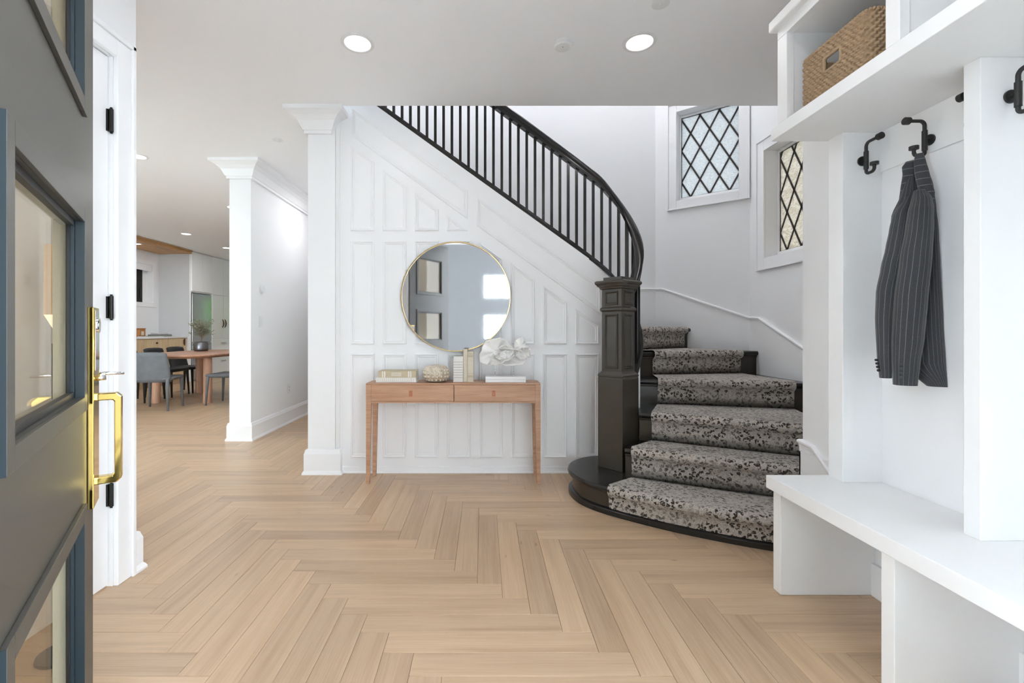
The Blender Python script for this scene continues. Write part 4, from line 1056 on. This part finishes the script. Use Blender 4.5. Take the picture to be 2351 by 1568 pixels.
ruffle('coral_sheet', .300, .962, lambda a: .050*(1+.12*math.sin(2*a+.3)), .055, .008, 3, .9, 3.480, 5, (1, .95))

# ------------------------------------------------------------------ lamps and fittings on the ceiling
def lamp(label, x, y, z=CEIL, r=.075, grp='recessed ceiling lamps', watts=LAMP):
    t = thing('recessed_lamp', label, 'ceiling lamp', (x, y, z), grp)
    MB().lathe([(r+.022, 0), (r+.022, -.004), (r+.004, -.006), (r, -.003), (r, 0)], (x, y, z), 40, cap=False).build('trim_ring', 'plastic_white', parent=t, smooth=False)
    MB().lathe([(.001, -.0025), (r, -.0025)], (x, y, z), 40, cap=False).build('lens', 'lamp_lens', parent=t)
    ld = bpy.data.lights.new('lamp_light', 'AREA'); ld.shape = 'DISK'; ld.size = 2*r-.01; ld.energy = watts; ld.color = (.985, .985, 1.0)
    lo = bpy.data.objects.new('lamp_light', ld); COL.objects.link(lo); lo.parent = t; lo.location = (0, 0, -.008)
    return t
for lab, x, y in (('recessed ceiling lamp above the pilaster end of the foyer', -.752, 2.733), ('recessed ceiling lamp above the foot of the stair', .930, 2.725), ('added recessed ceiling lamp overhead by the front door, out of view', -.76, 1.20), ('added recessed ceiling lamp overhead by the coat rack, out of view', .75, 1.20),  # the front door and coat rack lamps are unseen, added for brightness
                  ('recessed ceiling lamp beyond the closet wall, almost hidden', -3.42, 4.52), ('recessed ceiling lamp beside the thermostat wall end', -3.51, 6.41), ('recessed ceiling lamp over the dining table', -5.33, 8.20), ('recessed ceiling lamp in front of the tall cabinets', -5.39, 9.60), ('recessed ceiling lamp washing the thermostat wall', -1.78, 5.75)):
    lamp(lab, x, y, r=.075 if y < 4 else .07, watts=LAMP if y < 4 else LAMP*3)
for lab, x in (('added recessed lamp high in the stairwell ceiling, out of view', 1.2), ('added recessed lamp in the stairwell ceiling over the landing, out of view', -.4)):  # lamps added above the picture to brighten the stairwell
    t = lamp(lab, x, 4.05, TOP)
    for c in t.children:
        if c.type == 'LIGHT': c.data.energy = LAMP*6
sd = thing('smoke_detector', 'small white smoke detector on the ceiling between the lamps', 'smoke detector', (.474, 2.73, CEIL))
MB().lathe([(.052, 0), (.052, -.022), (.046, -.030), (.030, -.034), (.001, -.034)], (.474, 2.73, CEIL), 32, cap=False).build('body', 'plastic_white', parent=sd, autosmooth=35)
MB().ball((.470, 2.715, CEIL-.034), .003, 8, 4).build('indicator', 'grey_box', parent=sd)
for lab, x, y in (('flush white ceiling cover plate near the pilaster', -1.86, 4.13), ('white ceiling cover plate at the top edge of the picture', .93, 2.40)):
    t = thing('cover_plate', lab, 'ceiling plate', (x, y, CEIL), 'ceiling cover plates')
    MB().lathe([(.045, 0), (.045, -.003), (.040, -.005), (.001, -.005)], (x, y, CEIL), 28, cap=False).build('plate', 'plastic_white', parent=t, autosmooth=35)
    MB().lathe([(.006, -.004), (.006, -.009), (.001, -.009)], (x, y, CEIL), 12, cap=False).build('screw', 'plastic_white', parent=t)

# fittings on the hall wall
th = thing('thermostat', 'round white thermostat on the hall wall', 'thermostat', (XH, 4.90, 1.57))
MB().tube([(XH, 4.90, 1.57), (XH+.012, 4.90, 1.57)], .046, 32).build('plate', 'plastic_white', parent=th, autosmooth=40)
MB().tube([(XH+.012, 4.90, 1.57), (XH+.024, 4.90, 1.57)], .038, 32).build('dial', 'plastic_white', parent=th, autosmooth=40)
def wallplate(name, label, cat, y, z, switch):
    t = thing(name, label, cat, (XH, y, z))
    MB().box(XH, XH+.006, y-.038, y+.038, z-.060, z+.060).build('plate', 'plastic_white', parent=t, bevel=.002)
    if switch: MB().box(XH+.006, XH+.011, y-.017, y+.017, z-.034, z+.034).build('rocker', 'plastic_white', parent=t, bevel=.002)
    else:
        MB().box(XH+.006, XH+.008, y-.017, y+.017, z-.034, z+.034).build('face', 'plastic_white', parent=t, bevel=.002)
        for dz in (-.02, .02): MB().box(XH+.008, XH+.0085, y-.006, y+.006, z+dz-.005, z+dz+.005).build('socket', 'grey_box', parent=t)
wallplate('light_switch', 'white light switch below the thermostat', 'light switch', 4.89, 1.222, True)
wallplate('wall_outlet', 'white power outlet low on the hall wall', 'outlet', 5.59, .416, False)

# ------------------------------------------------------------------ kitchen
XC = -6.45
for i, (y0, y1, lab) in enumerate(((7.35, 8.03, 'pale oak base cabinet furthest along the counter from the tall units'), (8.03, 8.69, 'pale oak base cabinet just visible past the closet corner'), (8.69, 9.35, 'pale oak base cabinet with a round knob below the counter'), (9.35, YK-.02, 'pale oak base cabinet with a bar handle next to the tall units'))):
    b = thing('base_cabinet', lab, 'cabinet', (XC-.3, (y0+y1)/2, 0), 'oak base cabinets')
    MB().box(XK+.005, XC-.02, y0+.001, y1-.001, .10, .955).build('carcass', 'oak_cabinet', parent=b)
    MB().box(XK+.01, XC-.08, y0+.001, y1-.001, 0, .10).build('plinth', 'oak_cabinet', parent=b)
    d = MB().box(XC-.02, XC, y0+.004, y1-.004, .105, .950).build('door', 'oak_cabinet', parent=b, bevel=.002)
    if i == 3: MB().tube([(XC+.018, y1-.09, .955-.16), (XC+.022, y1-.09, .955-.06), (XC+.018, y1-.09, .955-.02)], .012, 10).box(XC, XC+.012, y1-.10, y1-.08, .82, .92).build('handle', 'handle_brown', parent=d)
    else: MB().tube([(XC, (y0+y1)/2, .87), (XC+.025, (y0+y1)/2, .87)], .017, 14).build('knob', 'handle_brown', parent=d, autosmooth=40)
wt = thing('worktop', 'white worktop along the oak base cabinets', 'worktop', (XC-.3, 8.6, .956))
MB().box(XK+.004, XC+.015, 7.34, YK-.004, .956, .990).build('slab', 'counter_white', parent=wt, bevel=.003)
sf = thing('wooden_soffit', 'dropped oak ceiling panel above the kitchen counter', 'soffit', (-6.7, 8.6, CEIL-.1))
MB().box(XK+.002, -6.36, 6.0, YK-.01, CEIL-.075, CEIL-.002).build('panel', 'oak_soffit', parent=sf)
MB().box(-6.36, -6.315, 6.0, YK-.01, CEIL-.030, CEIL-.002).box(-6.36, -6.335, 6.0, YK-.01, CEIL-.075, CEIL-.030).build('edge_moulding', 'oak_soffit', parent=sf, bevel=.004)
lamp('small lamp set into the oak soffit', -6.62, 8.75, CEIL-.075, .05)
# tall units: niche fridge, then pantry
XT = -6.35; YF = 10.72; YP = 11.62
ta = thing('fridge_surround', 'white tall cabinet with two upper doors over the steel fridge', 'cabinet', (XT-.3, 10.3, 0), 'white tall kitchen units')
m = MB(); m.box(XK+.004, XT-.022, YK, YK+.02, 0, CEIL-.004); m.box(XK+.004, XT-.022, YF-.02, YF, 0, CEIL-.004); m.box(XK+.004, XT-.022, YK+.02, YF-.02, 1.95, CEIL-.004); m.build('carcass', 'trim_white', parent=ta)
MB().box(XK+.003, XT-.05, YK-.006, YK-.001, .99, CEIL-.08).build('side_panel', 'hood_grey', parent=ta)
for a, b in ((YK+.01, 10.34), (10.34, YF)): MB().box(XT-.022, XT, a+.003, b-.003, 1.98, CEIL-.012).build('door', 'trim_white', parent=ta, bevel=.002)
fr = thing('fridge', 'steel fridge with mirrored door under the white upper cabinet', 'fridge', (XT-.3, 10.33, 0))
MB().box(XK+.05, XT-.03, YK+.03, YF-.03, .02, 1.935).build('body', 'steel', parent=fr)
MB().box(XT-.03, XT-.005, YK+.033, YF-.033, .86, 1.93).build('upper_door', 'steel', parent=fr, bevel=.004)
MB().box(XT-.03, XT-.005, YK+.033, YF-.033, .05, .84).build('freezer_drawer', 'steel', parent=fr, bevel=.004)
MB().tube([(XT+.03, YK+.10, .80), (XT+.03, YF-.10, .80)], .010, 10).build('handle', 'steel', parent=fr, smooth=True)
tb = thing('pantry_cabinet', 'white tall pantry cabinet with two brown bow handles', 'cabinet', (XT-.3, 11.1, 0), 'white tall kitchen units')
MB().box(XK+.004, XT-.022, YF+.001, YP, 0.08, CEIL-.004).build('carcass', 'trim_white', parent=tb)
MB().box(XK+.004, XT-.07, YF+.001, YP, 0, .08).build('plinth', 'matte_black', parent=tb)
ym = (YF+YP)/2
for a, b in ((YF+.004, ym), (ym, YP)):
    MB().box(XT-.022, XT, a+.003, b-.003, 1.96, CEIL-.012).build('upper_door', 'trim_white', parent=tb, bevel=.002)
    d = MB().box(XT-.022, XT, a+.003, b-.003, .925, 1.95).build('door', 'trim_white', parent=tb, bevel=.002)
    y = ym-.05 if b == ym else ym+.05
    MB().tube([(XT+.004, y, 1.18), (XT+.03, y, 1.23), (XT+.036, y, 1.28), (XT+.03, y, 1.33), (XT+.004, y, 1.38)], [.008, .013, .015, .013, .008], 10).build('handle', 'handle_brown', parent=d, smooth=True)
for z0, z1 in ((.50, .915), (.09, .49)):
    d = MB().box(XT-.022, XT, YF+.007, YP-.003, z0, z1).build('drawer', 'trim_white', parent=tb, bevel=.002)
    MB().tube([(XT+.005, ym-.10, z1-.10), (XT+.028, ym-.05, z1-.10), (XT+.028, ym+.05, z1-.10), (XT+.005, ym+.10, z1-.10)], .008, 8).build('handle', 'steel', parent=d, smooth=True)
tc_ = thing('end_cabinet', 'white cabinet at the far end of the tall units', 'cabinet', (XT-.3, 12.0, 0), 'white tall kitchen units')
MB().box(XK+.004, XT-.022, YP+.001, YB-.004, 0, CEIL-.004).build('carcass', 'trim_white', parent=tc_)
MB().box(XT-.022, XT, YP+.004, YB-.01, .09, CEIL-.012).build('door', 'trim_white', parent=tc_, bevel=.002)
# things on the worktop
bx = thing('amber_tin', 'amber-brown canister on the white kitchen worktop', 'canister', (-6.78, 9.02, .990))
MB().box(-6.86, -6.72, 8.93, 9.10, .990, 1.145).build('body', 'amber_box', parent=bx, bevel=.01)
MB().box(-6.865, -6.715, 8.925, 9.105, 1.145, 1.160).build('lid', 'amber_box', parent=bx, bevel=.004)
MB().box(-6.72, -6.718, 8.98, 9.05, 1.02, 1.10).build('label_plate', 'book_cream', parent=bx)
gb = thing('grey_tray', 'stack of grey boxes on the kitchen worktop', 'box', (-6.75, 9.55, .990))
MB().box(-6.9, -6.62, 9.40, 9.72, .990, 1.035).build('lower_box', 'grey_box', parent=gb, bevel=.004)
MB().box(-6.88, -6.66, 9.45, 9.66, 1.036, 1.065).build('upper_box', 'hood_grey', parent=gb, bevel=.004)
tr_ = thing('small_tray', 'thin pale tray lying on the kitchen worktop', 'tray', (-6.66, 9.0, .990))
MB().box(-6.70, -6.52, 8.85, 9.33, .990, .998).build('base', 'counter_white', parent=tr_); MB().box(-6.53, -6.52, 8.85, 9.33, .998, 1.008).box(-6.70, -6.69, 8.85, 9.33, .998, 1.008).build('rim', 'grey_box', parent=tr_)

# dining table, chairs, plant
dt = thing('dining_table', 'walnut dining table with rounded ends and round legs', 'dining table', (-4.68, 7.64, 0))
def sup(hx, hy, n=3.2, N=64):
    out = []
    for i in range(N):
        a = 2*PI*i/N; c, s = math.cos(a), math.sin(a)
        out.append((-4.68+hx*abs(c)**(2/n)*(1 if c > 0 else -1), 7.64+hy*abs(s)**(2/n)*(1 if s > 0 else -1)))
    return out
MB().rings([[(x, y, z) for x, y in sup(.62-d, 1.02-d)] for d, z in ((.06, .705), (.02, .722), (0, .742), (.004, .757), (.012, .760))], True, True).build('top', 'walnut_top', parent=dt, autosmooth=40)
for x, y in ((-5.07, 7.08), (-4.27, 7.08), (-5.09, 8.20), (-4.29, 8.20)): MB().lathe([(.060, 0), (.062, .01), (.062, .706)], (x, y, 0), 28).build('leg', 'table_leg', parent=dt, autosmooth=40)
def make_chair(mt, label):
    r = thing('dining_chair', label, 'chair', (0, 0, 0), 'leather dining chairs')
    # faces +y; back at -y
    m = MB(); rs = []
    for z, ins in ((.415, .03), (.425, .008), (.445, 0), (.462, .006), (.470, .03)):
        rs.append([(-.235+ins, -.21+ins, z), (.235-ins, -.21+ins, z), (.235-ins, .23-ins, z), (-.235+ins, .23-ins, z)])
    m.rings(rs, True, True).build('seat', mt, parent=r, bevel=.02, seg=3, autosmooth=50)
    m = MB(); rows = []
    for i in range(9):
        t = i/8; z = .40+.42*t; w = .235-.020*t**2; yb = -.205-.085*t
        rows.append([(w*s, yb+.060*abs(s)**2.2*(1-.3*t), z-(.018*abs(s)**4 if i == 8 else 0)) for s in [-1+2*j/14 for j in range(15)]])
    m.rings(rows, False, False).build('backrest', mt, parent=r, smooth=True, solid=.024)
    for sx, sy in ((-1, 1), (1, 1), (-1, -1), (1, -1)):
        MB().tube([(sx*.205, sy*.195, .44), (sx*.207, sy*.20, .42), (sx*.222, sy*.222, 0)], [.024, .023, .013], 12).build('leg', mt, parent=r, smooth=True)
    for sx in (-1, 1):
        MB().tube([(sx*.222, -.16, .445), (sx*.222, .19, .455), (sx*.215, .215, .44)], .016, 10).build('side_rail', mt, parent=r, smooth=True)
    return r
c1 = make_chair('leather_grey', 'grey leather dining chair with its back to us at the table end'); c1.location = (-4.66, 6.56, 0); c1.rotation_euler = (0, 0, math.radians(10))
cb = make_chair('leather_black', 'black dining chair on the far side of the table nearest the tall units'); cb.location = (-5.42, 8.40, 0); cb.rotation_euler = (0, 0, -PI/2)
for loc, rz, lab, src in (((-5.42, 7.85, 0), -PI/2, 'black dining chair in the middle on the kitchen side of the table', cb), ((-5.45, 7.28, 0), -PI/2, 'black dining chair on the kitchen side of the table, largely hidden', cb), ((-3.93, 7.06, 0), PI/2, 'grey leather dining chair cut off by the hall wall, nearer', c1), ((-3.90, 7.90, 0), PI/2, 'grey leather dining chair behind the one cut off by the hall wall', c1)):
    c = copy_tree(src); c.location = loc; c.rotation_euler = (0, 0, rz); c['label'] = lab
pl = thing('potted_olive', 'small olive plant in a pewter pot on the dining table', 'potted plant', (-4.94, 8.0, .760))
MB().lathe([(.085, 0), (.108, .008), (.112, .03), (.112, .14), (.095, .165), (.088, .168), (.082, .165), (.085, .15)], (-4.94, 8.0, .760), 36).build('pot', 'pewter', parent=pl, smooth=True)
m = MB(); lf = MB(); rr = random.Random(11); base = Vector((-4.94, 8.0, .91))
m.tube([base, base+Vector((.01, 0, .06)), base+Vector((.02, 0, .12))], [.008, .007, .006], 8)
for i in range(44):
    a = rr.uniform(0, 2*PI); sp = rr.uniform(.03, .19); hgt = rr.uniform(.14, .42)
    p0 = base+Vector((.015, 0, rr.uniform(.06, .12))); p2 = base+Vector((sp*math.cos(a), sp*math.sin(a), hgt)); p1 = p0.lerp(p2, .5)+Vector((0, 0, .03))
    m.tube([p0, p1, p2], [.004, .003, .0015], 6)
    for k in range(30):
        t = rr.uniform(.3, 1.0); c = p0.lerp(p2, t)+Vector((0, 0, .03*4*t*(1-t)))+Vector((rr.gauss(0, .015), rr.gauss(0, .015), rr.gauss(0, .015)))
        d = Vector((rr.uniform(-1, 1), rr.uniform(-1, 1), rr.uniform(-.3, 1))).normalized(); b = d.orthogonal().normalized()*.0065; L = rr.uniform(.022, .036)
        lf.add([c, c+d*L*.5+b, c+d*L, c+d*L*.5-b], [(0, 1, 2, 3)])
m.build('branches', 'stem_brown', parent=pl, smooth=True)
lf_o = lf.build('foliage', 'olive_leaf', parent=pl); lf_o['kind'] = 'stuff'
